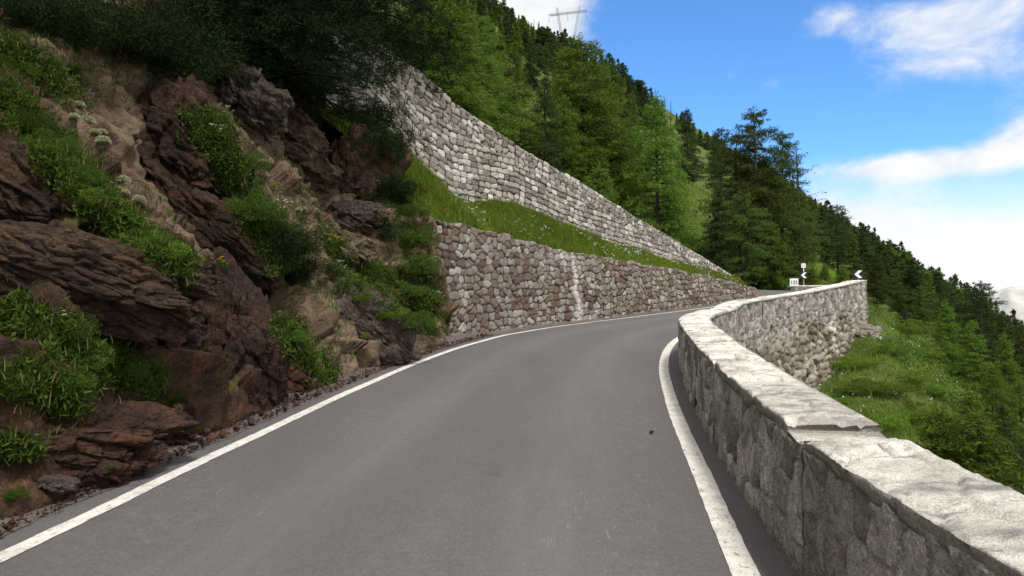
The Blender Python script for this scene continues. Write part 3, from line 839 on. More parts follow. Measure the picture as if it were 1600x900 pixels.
PFR = offset_front(pw_off, -1)
NEARSEG = []
for i in range(len(joints) - 1):
    a, b = joints[i] + 0.004, joints[i + 1] - 0.004
    near = b < 13
    res = 0.016 if b < 11 else 0.03
    seg = np.arange(a, b, res)
    o = wall_mesh('masonry', seg, PFR, lambda s: zroad(s) - 0.15, lambda s: zroad(s) + par_h(s) - 0.065, PT, (0.20, 0.28, 0.45, 0.40) if near else (0.22, 0.20, 0.45, 0.38), 0.026 if near else 0.040, res, M['parapet' if near else 'outer'], None, fine_back=not near, rough=0.026, top_rough=0.01, seed=60 + i, flush=0.15)
    child_mesh(o, PAR)
    if near and a > -1: NEARSEG.append(o)
    lift = [0, 0.0, 0.0, 0.0, 0.01, 0, 0.01, -.005, 0.01, 0, 0.005, 0, 0.008, 0, 0, 0][i]
    if i == 2:      # the block before the joint is broken off short at its near end
        coping(a + 0.30, b - 0.02, lift + .01, 200 + i, PAR, PFR, par_h, 0.016)
        coping(a + 0.03, a + 0.31, -0.05, 290, PAR, PFR, par_h, 0.014, th=0.05)
    elif near and i > 2:
        mid = a + (b - a) * (0.42 + 0.2 * (i % 2))
        coping(a + 0.012, mid - 0.010, lift, 200 + i, PAR, PFR, par_h, 0.016)
        coping(mid + 0.010, b - 0.012, lift + (.012 if i % 2 else -.012), 230 + i, PAR, PFR, par_h, 0.016)
    else:
        coping(a + 0.012, b - 0.012, lift, 200 + i, PAR, PFR, par_h, 0.016 if near else 0.03)

# battered rubble retaining wall below the parapet on the valley side
RET = empty('valley_retaining_wall', (*P(22, 2.8), float(zroad(22) - 2)))
tag(RET, 'rough pale rubble wall below the parapet on the valley side, above the green slope', 'wall')


def ret_stain(S, H, D):
    a = np.exp(-((S - 27.5 - 0.2 * fbm(D * 2, 1, 0, 3, 14)) / (0.16 + .25 * np.exp(-D / .3))) ** 2) * np.exp(-(D / 1.3) ** 2)
    return np.clip(a * (0.8 + 0.5 * fbm(S * 5, H * 3, 0, 4, 18)), 0, .85)


def ret_off(s): return pw_off(s) + PT + np.where(s > 0, 0.015, 0)


rs = np.arange(8.5, 31.8, 0.045)
o = wall_mesh('mortared_course', rs, offset_front(ret_off, 1), lambda s: zroad(s) - 0.75 - .2 * fbm(s * .9, 0, 0, 3, 5), lambda s: zroad(s) + 0.10 + .16 * fbm(s * 1.1, 3, 0, 4, 6), 0.5, (0.24, 0.20, 0.45, 0.40), 0.05, 0.04, M['outer'], None, rough=0.025, top_rough=0.03, seed=130)
child_mesh(o, RET)
o = wall_mesh('rubble', rs, offset_front(lambda s: ret_off(s) + 0.02, 1), lambda s: zroad(s) - 3.9, lambda s: zroad(s) - 0.45 + .5 * fbm(s * .6, 0, 0, 4, 5), 0.7, (0.30, 0.22, 0.48, 0.42), 0.11, 0.04, M['retain'], None, batter=0.13, stain=ret_stain, rough=0.03, top_rough=0.12, seed=140, flush=0.26)
child_mesh(o, RET)

# parapet around the outside of the hairpin
HP = np.array([list(map(float, P(31.3, 2.3))), [14.85, 32.3], [17.45, 38.0], [17.95, 39.2], [17.6, 39.75], [16.8, 39.95], [15.05, 40.05]])
_hl = np.concatenate([[0], np.cumsum(np.linalg.norm(np.diff(HP, axis=0), axis=1))])


def hp_front(t):
    x, y = np.interp(t, _hl, HP[:, 0]), np.interp(t, _hl, HP[:, 1])
    dx, dy = np.interp(t + .3, _hl, HP[:, 0]) - np.interp(t - .3, _hl, HP[:, 0]), np.interp(t + .3, _hl, HP[:, 1]) - np.interp(t - .3, _hl, HP[:, 1])
    l = np.hypot(dx, dy)
    return x, y, -dy / l, dx / l


def hp_top(t):
    x, y, _, _ = hp_front(t)
    return z_at(np.interp(800 + F * x / y, [1235, 1290, 1330, 1345, 1365], [446.5, 446, 447, 450, 454]), y)


HAIR = empty('hairpin_parapet', (15.05, 40.05, float(hp_top(_hl[-1]) - .6)))
tag(HAIR, 'short stone parapet at the bend with the white number plate on it', 'parapet')
tt = np.arange(0.0, _hl[-1], 0.035)
o = wall_mesh('masonry', tt, hp_front, lambda t: hp_top(t) - 1.4, lambda t: hp_top(t) - 0.07, 0.45, (0.24, 0.18, 0.4, 0.35), 0.035, 0.035, M['outer'], None, fine_back=True, seed=170)
child_mesh(o, HAIR)
for i in range(4):
    a, b = _hl[-1] * i / 4 + .01, _hl[-1] * (i + 1) / 4 - .01
    n = 60; s = np.linspace(a, b, n)
    coping(a, b, 0, 400 + i, HAIR, hp_front, lambda t: hp_top(t) - zroad(t), 0.04, .08, .47)
# ------------------------------------------------------------------ rock face on the left
for o_ in (LWALL, UWALL, PAR, RET, HAIR): o_['kind'] = 'thing'
RS = np.concatenate([np.arange(-7, 1, 0.06), np.arange(1, 19.6, 0.028)]); RH = np.concatenate([np.arange(-0.4, 6.5, 0.028), np.arange(6.5, 11.5, 0.1)])
S, H = np.meshgrid(RS, RH, indexing='ij')
b0 = -2.62 - 0.16 * fbm(RS * 0.8, 2, 0, 4, 61) - np.interp(RS, [15.0, 16.4, 19.5], [0, 0.5, 0.9])
q = H + 0.42 * S + 0.55 * fbm(S * 0.5, H * 0.5, 0, 3, 65)
fr = (q * 1.35) % 1.0
ledge = np.where(fr < 0.82, fr / 0.82, (1 - fr) / 0.18)
fr2 = (q * 4.3 + .4 * fbm(S * 1.3, H, 0, 3, 63)) % 1.0
led2 = np.where(fr2 < 0.8, fr2 / 0.8, (1 - fr2) / 0.2)
d = 0.50 * fbm(S * 0.42, H * 0.42, 0, 3, 62) + 0.30 * ledge * smooth(-.4, .3, fbm(S * .7, H * .7, 0, 3, 69)) + 0.04 * led2 + 0.12 * fbm(S * 1.1 + H * .3, H * 2.1 + .8 * S, 0, 6, 64, .56, True) * 0.6
fa, fe = facet2(S * .85 + .3 * fbm(S * .8, H * .8, 0, 3, 72), q * 1.0, 73)
fb, fe2 = facet2(S * 2.3 + .2 * fbm(S * 2, H * 2, 0, 3, 74), q * 2.9, 75)
fc, fe3 = facet2(S * 7 + .2 * fbm(S * 4, H * 4, 0, 2, 76), q * 8.5, 77)
d = 0.8 * d + 0.46 * fa + 0.20 * fb + 0.06 * fc - 0.08 * (1 - smooth(0, .12, fe)) - 0.03 * (1 - smooth(0, .12, fe2))
d = d + 0.02 * fbm(S * 4, H * 7 + 2.6 * S, 0, 5, 66, .6)
d = d - 0.7 * np.exp(-((S - 14.6) / 0.9) ** 2 - ((H - 3.4) / 1.2) ** 2)
d = d * (1 - .6 * smooth(15.4, 16.6, S))
d = d * smooth(-0.3, 0.5, H) * 0.95
offr = b0[:, None] - (0.68 * np.maximum(H, 0) + 0.25 * smooth(1.2, 2.6, H)) * (1 - smooth(14.6, 16.4, S)) - np.interp(H, [0, 2.7, 4.5, 11], [0, .35, 3.4, 8]) * smooth(14.6, 16.4, S) + 0.82 * d
zr = zroad(S) + H + 0.5 * d
offr = np.minimum(offr, -2.36 - 0.10 * fbm(S * 2, H, 0, 3, 68))
x, y = P(S, offr)
nz = znat(x, y)
over = zr > nz + 0.1
zr = np.where(over, nz + 0.1 + 0.35 * d * 0.6, zr)
RV = np.stack([x, y, zr], -1)
tan = smooth(7.6, 9.4, S + 1.1 * fbm(S * .6, H * .6, 0, 4, 71) + 0.25 * (H - 2)) * 0.95


def _rockface(t):
    p = t.pos()
    mp = t.n('ShaderNodeMapping'); t.t.links.new(p, mp.inputs[0]); mp.inputs['Rotation'].default_value = (0.35, 0.3, 0.1); mp.inputs['Scale'].default_value = (1, 1, 1.5)
    v = mp.outputs[0]
    a = t.noise(v, 1.5, 8, 0.68, 0.4); b = t.noise(v, 5.0, 8, 0.72, 0.3); f = t.noise(v, 30, 5, 0.75); c = t.noise(p, 1.1, 5, 0.6)
    dk = t.ramp(a, [(0.3, (0.022, 0.015, 0.011)), (0.45, (0.062, 0.037, 0.025)), (0.6, (0.125, 0.066, 0.038)), (0.76, (0.21, 0.13, 0.075))])
    tn = t.ramp(a, [(0.3, (0.070, 0.050, 0.034)), (0.45, (0.15, 0.105, 0.07)), (0.6, (0.22, 0.16, 0.105)), (0.76, (0.31, 0.245, 0.175))])
    col = t.mix(t.attr('tan'), dk, tn)
    col = t.mix(t.mr(b, 0.45, 0.7), col, t.mix(t.attr('tan'), (0.015, 0.011, 0.010), (0.055, 0.040, 0.030)))
    col = t.mix(t.math('MULTIPLY', t.mr(c, 0.56, 0.66), 0.6), col, (0.035, 0.042, 0.014))
    g2 = t.noise(p, 70, 4, 0.8)
    col = t.mix(1.0, col, t.ramp(g2, [(0.3, (0.5, 0.5, 0.5)), (0.5, (1, 1, 1)), (0.7, (1.6, 1.55, 1.5))]), 'MULTIPLY')
    t.out(col, 0.93, t.bump(t.math('ADD', b, t.math('MULTIPLY', f, 0.5)), 1.0, 0.07), 0.15)


M['rockface'] = mat('cliff_rock', _rockface)
RF = grid_faces(len(RS), len(RH))
tag(build('rock_face', RV.reshape(-1, 3), RF, M['rockface'], attrs=dict(tan=tan)), kind='structure')


def bvh(V, Fq, step=1):
    return BVHTree.FromPolygons(V.reshape(-1, 3).tolist(), Fq.tolist())


# coarser copy for ray casts
RVc = RV[::3, ::3]
BV_ROCK = bvh(RVc, grid_faces(RVc.shape[0], RVc.shape[1]))
BV_HILL = BVHTree.FromPolygons([tuple(v.co) for v in HILL.data.vertices], [tuple(p.vertices) for p in HILL.data.polygons])
BV_TER = bvh(TER_V, grid_faces(TER_V.shape[0], TER_V.shape[1]))
BVS = [BV_ROCK, BV_HILL, BV_TER]


def cast(px, py, trees=None):
    d = Vector(ray(px, py)); best = None
    for t_ in (trees or BVS):
        h = t_.ray_cast(Vector(EYE), d)
        if h[0] is not None and (best is None or h[3] < best[3]): best = h
    return best


def ground_at(x, y, trees):
    best = None
    for t_ in trees:
        h = t_.ray_cast(Vector((x, y, 300)), Vector((0, 0, -1)))
        if h[0] is not None and (best is None or h[0].z > best.z): best = h[0]
    return best


def cubesphere(n):
    k = np.tan(np.linspace(-1, 1, n) * math.pi / 4)
    a, b = np.meshgrid(k, k, indexing='ij'); o = np.ones_like(a)
    Vs, Fs = [], []
    for i, (u, v, w_) in enumerate([(a, b, o), (b, a, -o), (o, a, b), (-o, b, a), (b, o, a), (a, -o, b)]):
        Vs.append(np.stack([u, v, w_], -1).reshape(-1, 3)); Fs.append(grid_faces(n, n, i * n * n))
    V = np.concatenate(Vs); V /= np.linalg.norm(V, axis=1)[:, None]
    key = np.round(V, 5)
    uq, inv = np.unique(key, axis=0, return_inverse=True)
    inv = inv.ravel()
    Vu = np.zeros((len(uq), 3)); Vu[inv] = V
    return Vu, inv[np.concatenate(Fs)]


_cs = {}


def rock_mesh(seed, n, cuts=14, rough=0.10, strata=0.06, dip=0.4, boxy=0.35):
    n = int(n * 1.35)
    if n not in _cs: _cs[n] = cubesphere(n)
    V0, Fq = _cs[n]
    r = np.random.default_rng(seed)
    V = V0 * 1.0
    mx = np.abs(V).max(1)
    V = V * (1 - boxy + boxy / mx)[:, None]
    for _ in range(cuts):
        nn = r.normal(size=3); nn /= np.linalg.norm(nn)
        dd = r.uniform(0.62, 0.92)
        ex = np.maximum(0, V @ nn - dd)
        V = V - nn * (ex * 0.93)[:, None]
    x, y, z = V.T
    qq = z + dip * x + 0.15 * fbm(x * 1.5, y * 1.5, z * 1.5, 3, seed)
    f = (qq * 3.1) % 1; st = np.where(f < .8, f / .8, (1 - f) / .2)
    f = (qq * 9.3) % 1; st2 = np.where(f < .75, f / .75, (1 - f) / .25)
    dsp = rough * 1.3 * fbm(x * 1.3, y * 1.3, z * 1.3, 3, seed + 1) + rough * 0.3 * fbm(x * 3.5, y * 3.5, qq * 6, 6, seed + 2, .58, True) + strata * (st - .5) + strata * .35 * (st2 - .5)
    fa, fe = facet3(x * 2.1 + 9, y * 2.1, qq * 2.3, seed + 20)
    fb, fe2 = facet3(x * 5 + 3, y * 5, qq * 6.0, seed + 30)
    fc, _ = facet3(x * 12, y * 12, qq * 13.0, seed + 40)
    dsp = dsp * .7 + rough * (1.7 * fa + .6 * fb + .25 * fc) - rough * .5 * (1 - smooth(0, .1, fe)) - rough * .25 * (1 - smooth(0, .1, fe2))
    return V + V0 * dsp[:, None], Fq


M['stone_brown'] = rockmat('stone_brown', (0.07, 0.045, 0.03), (0.13, 0.085, 0.06), (0.18, 0.13, 0.10), (0.24, 0.19, 0.15), 0.3, .5)
M['stone_grey'] = rockmat('stone_grey', (0.10, 0.09, 0.08), (0.18, 0.165, 0.15), (0.25, 0.23, 0.205), (0.32, 0.30, 0.27), 0.4, .5)
ROCKS = []


def boulder(px, py, w_, h_, m, label, seed, roll=0.0, depth=0.9, push=0.25, n=44, cuts=14, rough=0.10, strata=0.06, dip=0.4, name='boulder', boxy=0.35, at=None):
    hit = at or cast(px, py)
    dist = (hit[0] - Vector(EYE)).length
    hw, hh = w_ / 2 * dist / F, h_ / 2 * dist / F
    dp = depth * 0.5 * (hw + hh)
    V, Fq = rock_mesh(seed, n, cuts, rough, strata, dip, boxy)
    V = V * np.array([hw, dp, hh]) * 1.06
    d = Vector(ray(px, py)); c = hit[0] + d * dp * push
    az = math.atan2(d.x, d.y)
    R_ = np.array((Matrix.Rotation(-az, 3, 'Z') @ Matrix.Rotation(roll, 3, 'Y')))
    o = build(name, V @ R_.T, Fq, m, loc=c)
    tag(o, label, 'rock')
    ROCKS.append((V @ R_.T + np.array(c), Fq))
    return o


mk = M
boulder(366, 548, 150, 262, mk['rock_black'], 'large dark purplish boulder with a sheer face, standing at the road edge', 501, 0.06, 0.9, -0.05, 72, 10, 0.075, 0.03, boxy=.55)
boulder(262, 232, 205, 190, mk['rock_black'], 'dark red-brown outcrop with an overhanging top, highest of the dark rocks', 502, 0.35, 0.9, 0.15, 64, 11, 0.09, 0.06, boxy=.5)
boulder(322, 365, 215, 125, mk['rock_black'], 'sloping dark slab right below the overhanging outcrop and above the sheer dark boulder', 503, 0.5, 0.9, 0.15, 60, 10, 0.08, 0.05, boxy=.5)
boulder(70, 330, 230, 150, mk['rock_face'], 'brown fibrous rock mass at the left edge below the sloping strip of green herbs', 504, 0.4, 0.9, 0.3, 60, 10, 0.10, 0.03)
boulder(120, 430, 330, 130, mk['rock_face'], 'wide layered brown rock ledge above the grassy pocket at the left edge', 505, 0.25, 0.8, 0.3, 60, 10, 0.10, 0.03)
boulder(95, 690, 300, 120, mk['rock_red'], 'low red layered slab at the lower left beside the white edge line', 506, 0.10, 0.7, 0.95, 60, 10, 0.10, 0.05)
boulder(228, 660, 130, 95, mk['rock_red'], 'broken red-grey rock between the low red slab and the sheer dark boulder', 507, 0.25, 0.8, 0.9, 48, 12, 0.14, 0.10)
boulder(232, 530, 130, 120, mk['rock_dark'], 'rounded dark rock left of the sheer dark boulder, above the broad green plants', 508, 0.3, 0.9, 0.3, 48, 12, 0.12, 0.08)
boulder(478, 275, 130, 105, mk['rock_tan'], 'big smooth tan rock below the black pine, right of the flowery green strip', 509, 0.25, 0.9, 0.3, 48, 9, 0.08, 0.01)
boulder(375, 165, 120, 110, mk['rock_grey'], 'grey-brown split rock just under the dark shrub, beside the overhanging outcrop', 510, 0.5, 0.9, 0.3, 48, 14, 0.12, 0.03)
boulder(440, 215, 150, 85, mk['rock_tan'], 'tan ledge right under the black pine, above the big smooth tan rock', 511, 0.35, 0.9, 0.4, 44, 12, 0.12, 0.01)
boulder(552, 515, 200, 140, mk['rock_grey'], 'grey-red sloping slab beside the road, right of the dense dark green shrub', 512, 0.55, 0.7, 1.0, 56, 12, 0.08, 0.03)
boulder(548, 386, 76, 44, mk['rock_tan'], 'small flat tan block below the shaded hollow, left of the brown wall', 513, 0.15, 0.9, 0.2, 30, 10, 0.08, 0.05)
boulder(445, 585, 78, 110, mk['rock_red'], 'narrow rust-red rock squeezed between the sheer dark boulder and the grassy tuft', 514, 0.1, 0.9, 0.3, 36, 12, 0.12, 0.10)
boulder(555, 285, 110, 150, mk['rock_face'], 'dark layered rock in the shaded hollow left of the ivy', 515, 0.5, 0.9, 0.4, 48, 12, 0.13, 0.04)
boulder(556, 345, 120, 66, mk['rock_grey'], 'dark cracked rock at the bottom of the shaded hollow, above the small tan block', 519, 0.2, 0.9, 0.1, 44, 12, 0.10, 0.02)
boulder(590, 455, 90, 60, mk['rock_grey'], 'reddish rock poking out of the plants left of the corner of the brown wall', 516, 0.35, 0.9, 0.3, 34, 12, 0.12, 0.08)
boulder(640, 480, 80, 70, mk['rock_red'], 'red-brown rock at the foot of the corner of the brown wall', 517, 0.4, 0.9, 0.4, 34, 12, 0.12, 0.08)
boulder(405, 410, 60, 110, mk['rock_dark'], 'dark rock edge left of the dense dark green shrub', 518, 0.2, 0.9, 0.3, 36, 12, 0.12, 0.1)
for i, (px, py, w_, h_, m, lb) in enumerate([(262, 648, 34, 12, 'rock_pale', 'pale flat stone lying on the rubble at the foot of the sheer dark boulder'), (285, 660, 40, 26, 'rock_red', 'rust-red stone lying on the rubble right of the pale flat stone'),
                                              (290, 683, 40, 10, 'rock_pale', 'thin pale stone at the road edge in front of the rust-red stone'), (88, 757, 46, 22, 'rock_grey', 'grey flaky stone at the foot of the low red slab'),
                                              (116, 745, 26, 14, 'rock_red', 'small red stone beside the grey flaky stone under the low red slab'), (215, 712, 26, 12, 'rock_grey', 'small grey stone on the dirt shoulder below the broken red rock'),
                                              (480, 610, 24, 12, 'rock_red', 'small reddish stone on the shoulder right of the narrow rust-red rock'), (610, 560, 26, 12, 'rock_grey', 'small stone on the shoulder below the grey-red slab')]):
    boulder(px, py, w_, h_, mk[m], lb, 540 + i, 0.1, 1.0, -0.1, 16, 12, 0.10, 0.05, name='loose_stone')
BV_ALL = list(BVS)
for V, Fq in ROCKS:
    BV_ALL.append(BVHTree.FromPolygons(V.tolist(), Fq.tolist()))

# little dark stone lying on the asphalt
hx = (1017 - 800) / F * 7.05
s_, o_ = nearest(np.array([hx]), np.array([7.05]))
V, Fq = rock_mesh(590, 10, 10)
tag(build('loose_stone', V * np.array([.022, .02, .014]), Fq, M['rock_dark'], loc=(hx, 7.05, float(zroad(s_[0])) + 0.014)), 'tiny dark stone lying on the asphalt just left of the right edge line', 'stone')

# gravel and rock crumbs on the shoulder: nobody could count it
g = Bag(); r = np.random.default_rng(77)
V8, F8 = rock_mesh(600, 5, 8)
for _ in range(2600):
    s1 = r.uniform(1.5, 17); on = False; o1 = -2.26 - abs(r.normal(0, 0.18)) if not on else -2.12 + abs(r.normal(0, .12))
    sz = min(0.045, 0.005 * math.exp(r.normal(0, .75)) + 0.003) * (.45 if on else 1)
    x1, y1 = P(s1, o1)
    A_ = r.normal(size=(3, 3)); Q_, _r = np.linalg.qr(A_)
    g.add((V8 * np.array([1, .8, .6]) * sz) @ Q_ + np.array([x1, y1, float(zroad(s1)) + sz * .4 + 0.012 + .05 * max(0, -2.35 - o1)]), F8)
tag(g.build('gravel', M['rock_red']), kind='stuff')

# ------------------------------------------------------------------ plants
def rhombs(p, d, L, W, r, fold=0.0):
    """leaf-shaped quads: base p, direction d, length L, width W"""
    n = len(p)
    rv = r.normal(size=(n, 3))
    sd = np.cross(d, rv); sd /= np.linalg.norm(sd, axis=1)[:, None] + 1e-9
    L = np.broadcast_to(L, (n,))[:, None]; W = np.broadcast_to(W, (n,))[:, None]
    V = np.stack([p, p + d * L * .45 + sd * W / 2, p + d * L, p + d * L * .45 - sd * W / 2], 1)
    return V.reshape(-1, 3), np.arange(n * 4).reshape(-1, 4)


def unit(v): return v / (np.linalg.norm(v, axis=-1, keepdims=True) + 1e-9)


def mound(seed, n, L, W, flat=0.7, lumps=9, up=0.4):
    """leafy mound of unit radius"""
    r = np.random.default_rng(seed)
    cen = r.normal(size=(lumps, 3)) * [0.42, 0.42, 0.25] + [0, 0, 0.35 * flat]
    cen[:, 2] = np.abs(cen[:, 2]); rad = r.uniform(.25, .5, lumps)
    k = r.integers(0, lumps, n)
    dr = unit(r.normal(size=(n, 3)))
    p = cen[k] + dr * (rad[k] * r.uniform(.55, 1.05, n))[:, None] * [1, 1, flat]
    p[:, 2] = np.maximum(p[:, 2], -0.12)
    d = unit(dr * .8 + r.normal(size=(n, 3)) * .55 + [0, 0, up])
    return rhombs(p, d, L * r.uniform(.6, 1.3, n), W * r.uniform(.6, 1.2, n), r)


def stems_plant(seed, ns, H, spread, leaves, L, W):
    r = np.random.default_rng(seed); B = Bag(); ps, ds = [], []
    tips = []
    for i in range(ns):
        az = r.uniform(0, 6.28); sp = spread * math.sqrt(r.random()); h = H * r.uniform(.6, 1.1)
        k = np.linspace(0, 1, 5)[:, None]
        base = np.array([sp * .4 * math.cos(az), sp * .4 * math.sin(az), -0.05])
        tip = np.array([sp * math.cos(az), sp * math.sin(az), h])
        pts = base + (tip - base) * k + np.array([0, 0, .12 * h]) * np.sin(k * 3.14)
        tips.append(pts[-1])
        m = leaves
        kk = r.uniform(.1, 1, m)
        pp = base + (tip - base) * kk[:, None]
        ps.append(pp); ds.append(unit(r.normal(size=(m, 3)) * [1, 1, .4] + [0, 0, .35]))
    p, d = np.concatenate(ps), np.concatenate(ds)
    V, Fq = rhombs(p, d, L * r.uniform(.6, 1.2, len(p)), W * r.uniform(.7, 1.2, len(p)), r)
    return V, Fq, np.array(tips)


def blades(P0, h, w_, r, lean=0.5, nrm=None):
    n = len(P0)
    az = r.uniform(0, 6.28, n); d = np.stack([np.cos(az), np.sin(az), np.zeros(n)], 1)
    sd = np.stack([-np.sin(az), np.cos(az), np.zeros(n)], 1)
    h = np.broadcast_to(h, (n,))[:, None] * r.uniform(.5, 1.25, n)[:, None]; ln = lean * r.uniform(.1, 1.0, n)[:, None]
    up = np.array([0, 0, 1.0])
    m_ = P0 + up * h * .6 + d * h * ln * .35; t_ = P0 + up * h + d * h * ln
    w2 = np.broadcast_to(w_, (n,))[:, None] / 2
    V = np.stack([P0 - sd * w2, P0 + sd * w2, m_ + sd * w2 * .75, m_ - sd * w2 * .75, t_], 1).reshape(-1, 3)
    b = np.arange(n) * 5
    return V, [np.stack([b, b + 1, b + 2, b + 3], 1), np.stack([b + 3, b + 2, b + 4], 1)]


def tuft(seed, n, h, w_, spread):
    r = np.random.default_rng(seed)
    az = r.uniform(0, 6.28, n); rr = spread * np.sqrt(r.random(n))
    return blades(np.stack([rr * np.cos(az), rr * np.sin(az), np.full(n, -.05)], 1), h, w_, r, 0.9)


PROTO = {}


def proto(name, *parts):
    """parts: (object name, mesh)"""
    PROTO[name] = parts


proto('mound', ('leaves', make_mesh('leaves', *mound(701, 7000, .085, .028, .55, 16), M['herb'])))
proto('mound_dark', ('leaves', make_mesh('leaves', *mound(702, 6500, .085, .028, .7, 16), M['bush'])))
proto('mound_low', ('leaves', make_mesh('leaves', *mound(703, 5200, .10, .03, .45, 18), M['slope_bush'])))
proto('juniper', ('leaves', make_mesh('leaves', *mound(704, 11000, .10, .018, .85, 18, .3), M['juniper'])))
proto('juniper_b', ('leaves', make_mesh('leaves', *mound(705, 15000, .085, .015, .9, 24, .2), M['juniper'])))
V, Fq, tp = stems_plant(706, 22, .55, .8, 26, .19, .085)
proto('broad', ('leaves', make_mesh('leaves', V, Fq, M['herb'])))
V, Fs = tuft(707, 700, 1.0, .035, .45)
proto('tuft', ('blades', make_mesh('blades', V, Fs, M['grass'])))
V, Fs = tuft(708, 500, 1.0, .025, .4)
proto('dry_tuft', ('blades', make_mesh('blades', V, Fs, M['dry'])))


def head(seed, size, pet, m, layers=1):
    r = np.random.default_rng(seed)
    az = np.linspace(0, 6.28, pet, endpoint=False); d = unit(np.stack([np.cos(az), np.sin(az), .5 + r.normal(0, .2, pet)], 1))
    return make_mesh('flower', *rhombs(np.zeros((pet, 3)), d, size, size * .6, r), m)


def heads(me, tips): return [('flower', me, tuple(t_)) for t_ in tips]


V, Fq, tp = stems_plant(709, 30, .95, .8, 14, .16, .05)
proto('daisies', ('leaves', make_mesh('leaves', V, Fq, M['herb'])), *heads(head(1, .085, 9, M['petal']), tp[:16] + [0, 0, .06]))
V, Fq, tp = stems_plant(710, 34, .9, .7, 16, .16, .05)
rr = np.random.default_rng(5)
proto('yellow', ('leaves', make_mesh('leaves', V, Fq, M['herb'])), *heads(head(2, .12, 9, M['yellow']), tp[:20] + rr.normal(0, .05, (20, 3))))
# umbel: one stem, a flat dome of florets
r = np.random.default_rng(12)
B = Bag(); B.tube([[0, 0, -.3], [.02, 0, .3], [0.03, .02, .72]], [.018, .014, .012], 6)
for k in range(14):
    a_ = k * 2.4; B.tube([[.03, .02, .72], [.03 + .16 * math.cos(a_), .02 + .16 * math.sin(a_), .85]], [.006, .005], 4)
n = 900; dr = unit(r.normal(size=(n, 3))); dr[:, 2] = np.abs(dr[:, 2])
V, Fq = rhombs(np.array([.03, .02, .80]) + dr * [.25, .25, .22] * r.uniform(.8, 1.05, n)[:, None], unit(dr + r.normal(size=(n, 3)) * .5), .05, .04, r)
Vl, Fl, _t = stems_plant(713, 5, .35, .3, 10, .2, .05)
proto('umbel', ('stem', make_mesh('stem', *B.data(), M['herb'])), ('flower_head', make_mesh('flower_head', V, Fq, M['umbel'])), ('leaves', make_mesh('leaves', Vl, Fl, M['herb'])))


def place(kind, loc, size, name, label, cat, group=None, sz=1.0, tilt=None):
    parts = PROTO[kind]
    o = empty(name, loc, random.uniform(0, 6.28))
    o.scale = (size, size, size * sz)
    if tilt: o.rotation_euler = (tilt[0], tilt[1], o.rotation_euler.z)
    tag(o, label, cat, group)
    for pt in parts:
        c = bpy.data.objects.new(pt[0], pt[1]); C.objects.link(c); c.parent = o
        if len(pt) > 2: c.location = pt[2]
    return o


def plant(kind, px, py, wpx, label, name='plant', cat='plant', group=None, sz=1.0, trees=None):
    """a plant whose foot shows at photo position (px, py), wpx photo pixels wide"""
    h = cast(px, py, trees or BV_ALL)
    if h is None: print('plant misses', px, py); return None
    return place(kind, h[0], wpx / 2 * h[3] / F, name, label, cat, group, sz)


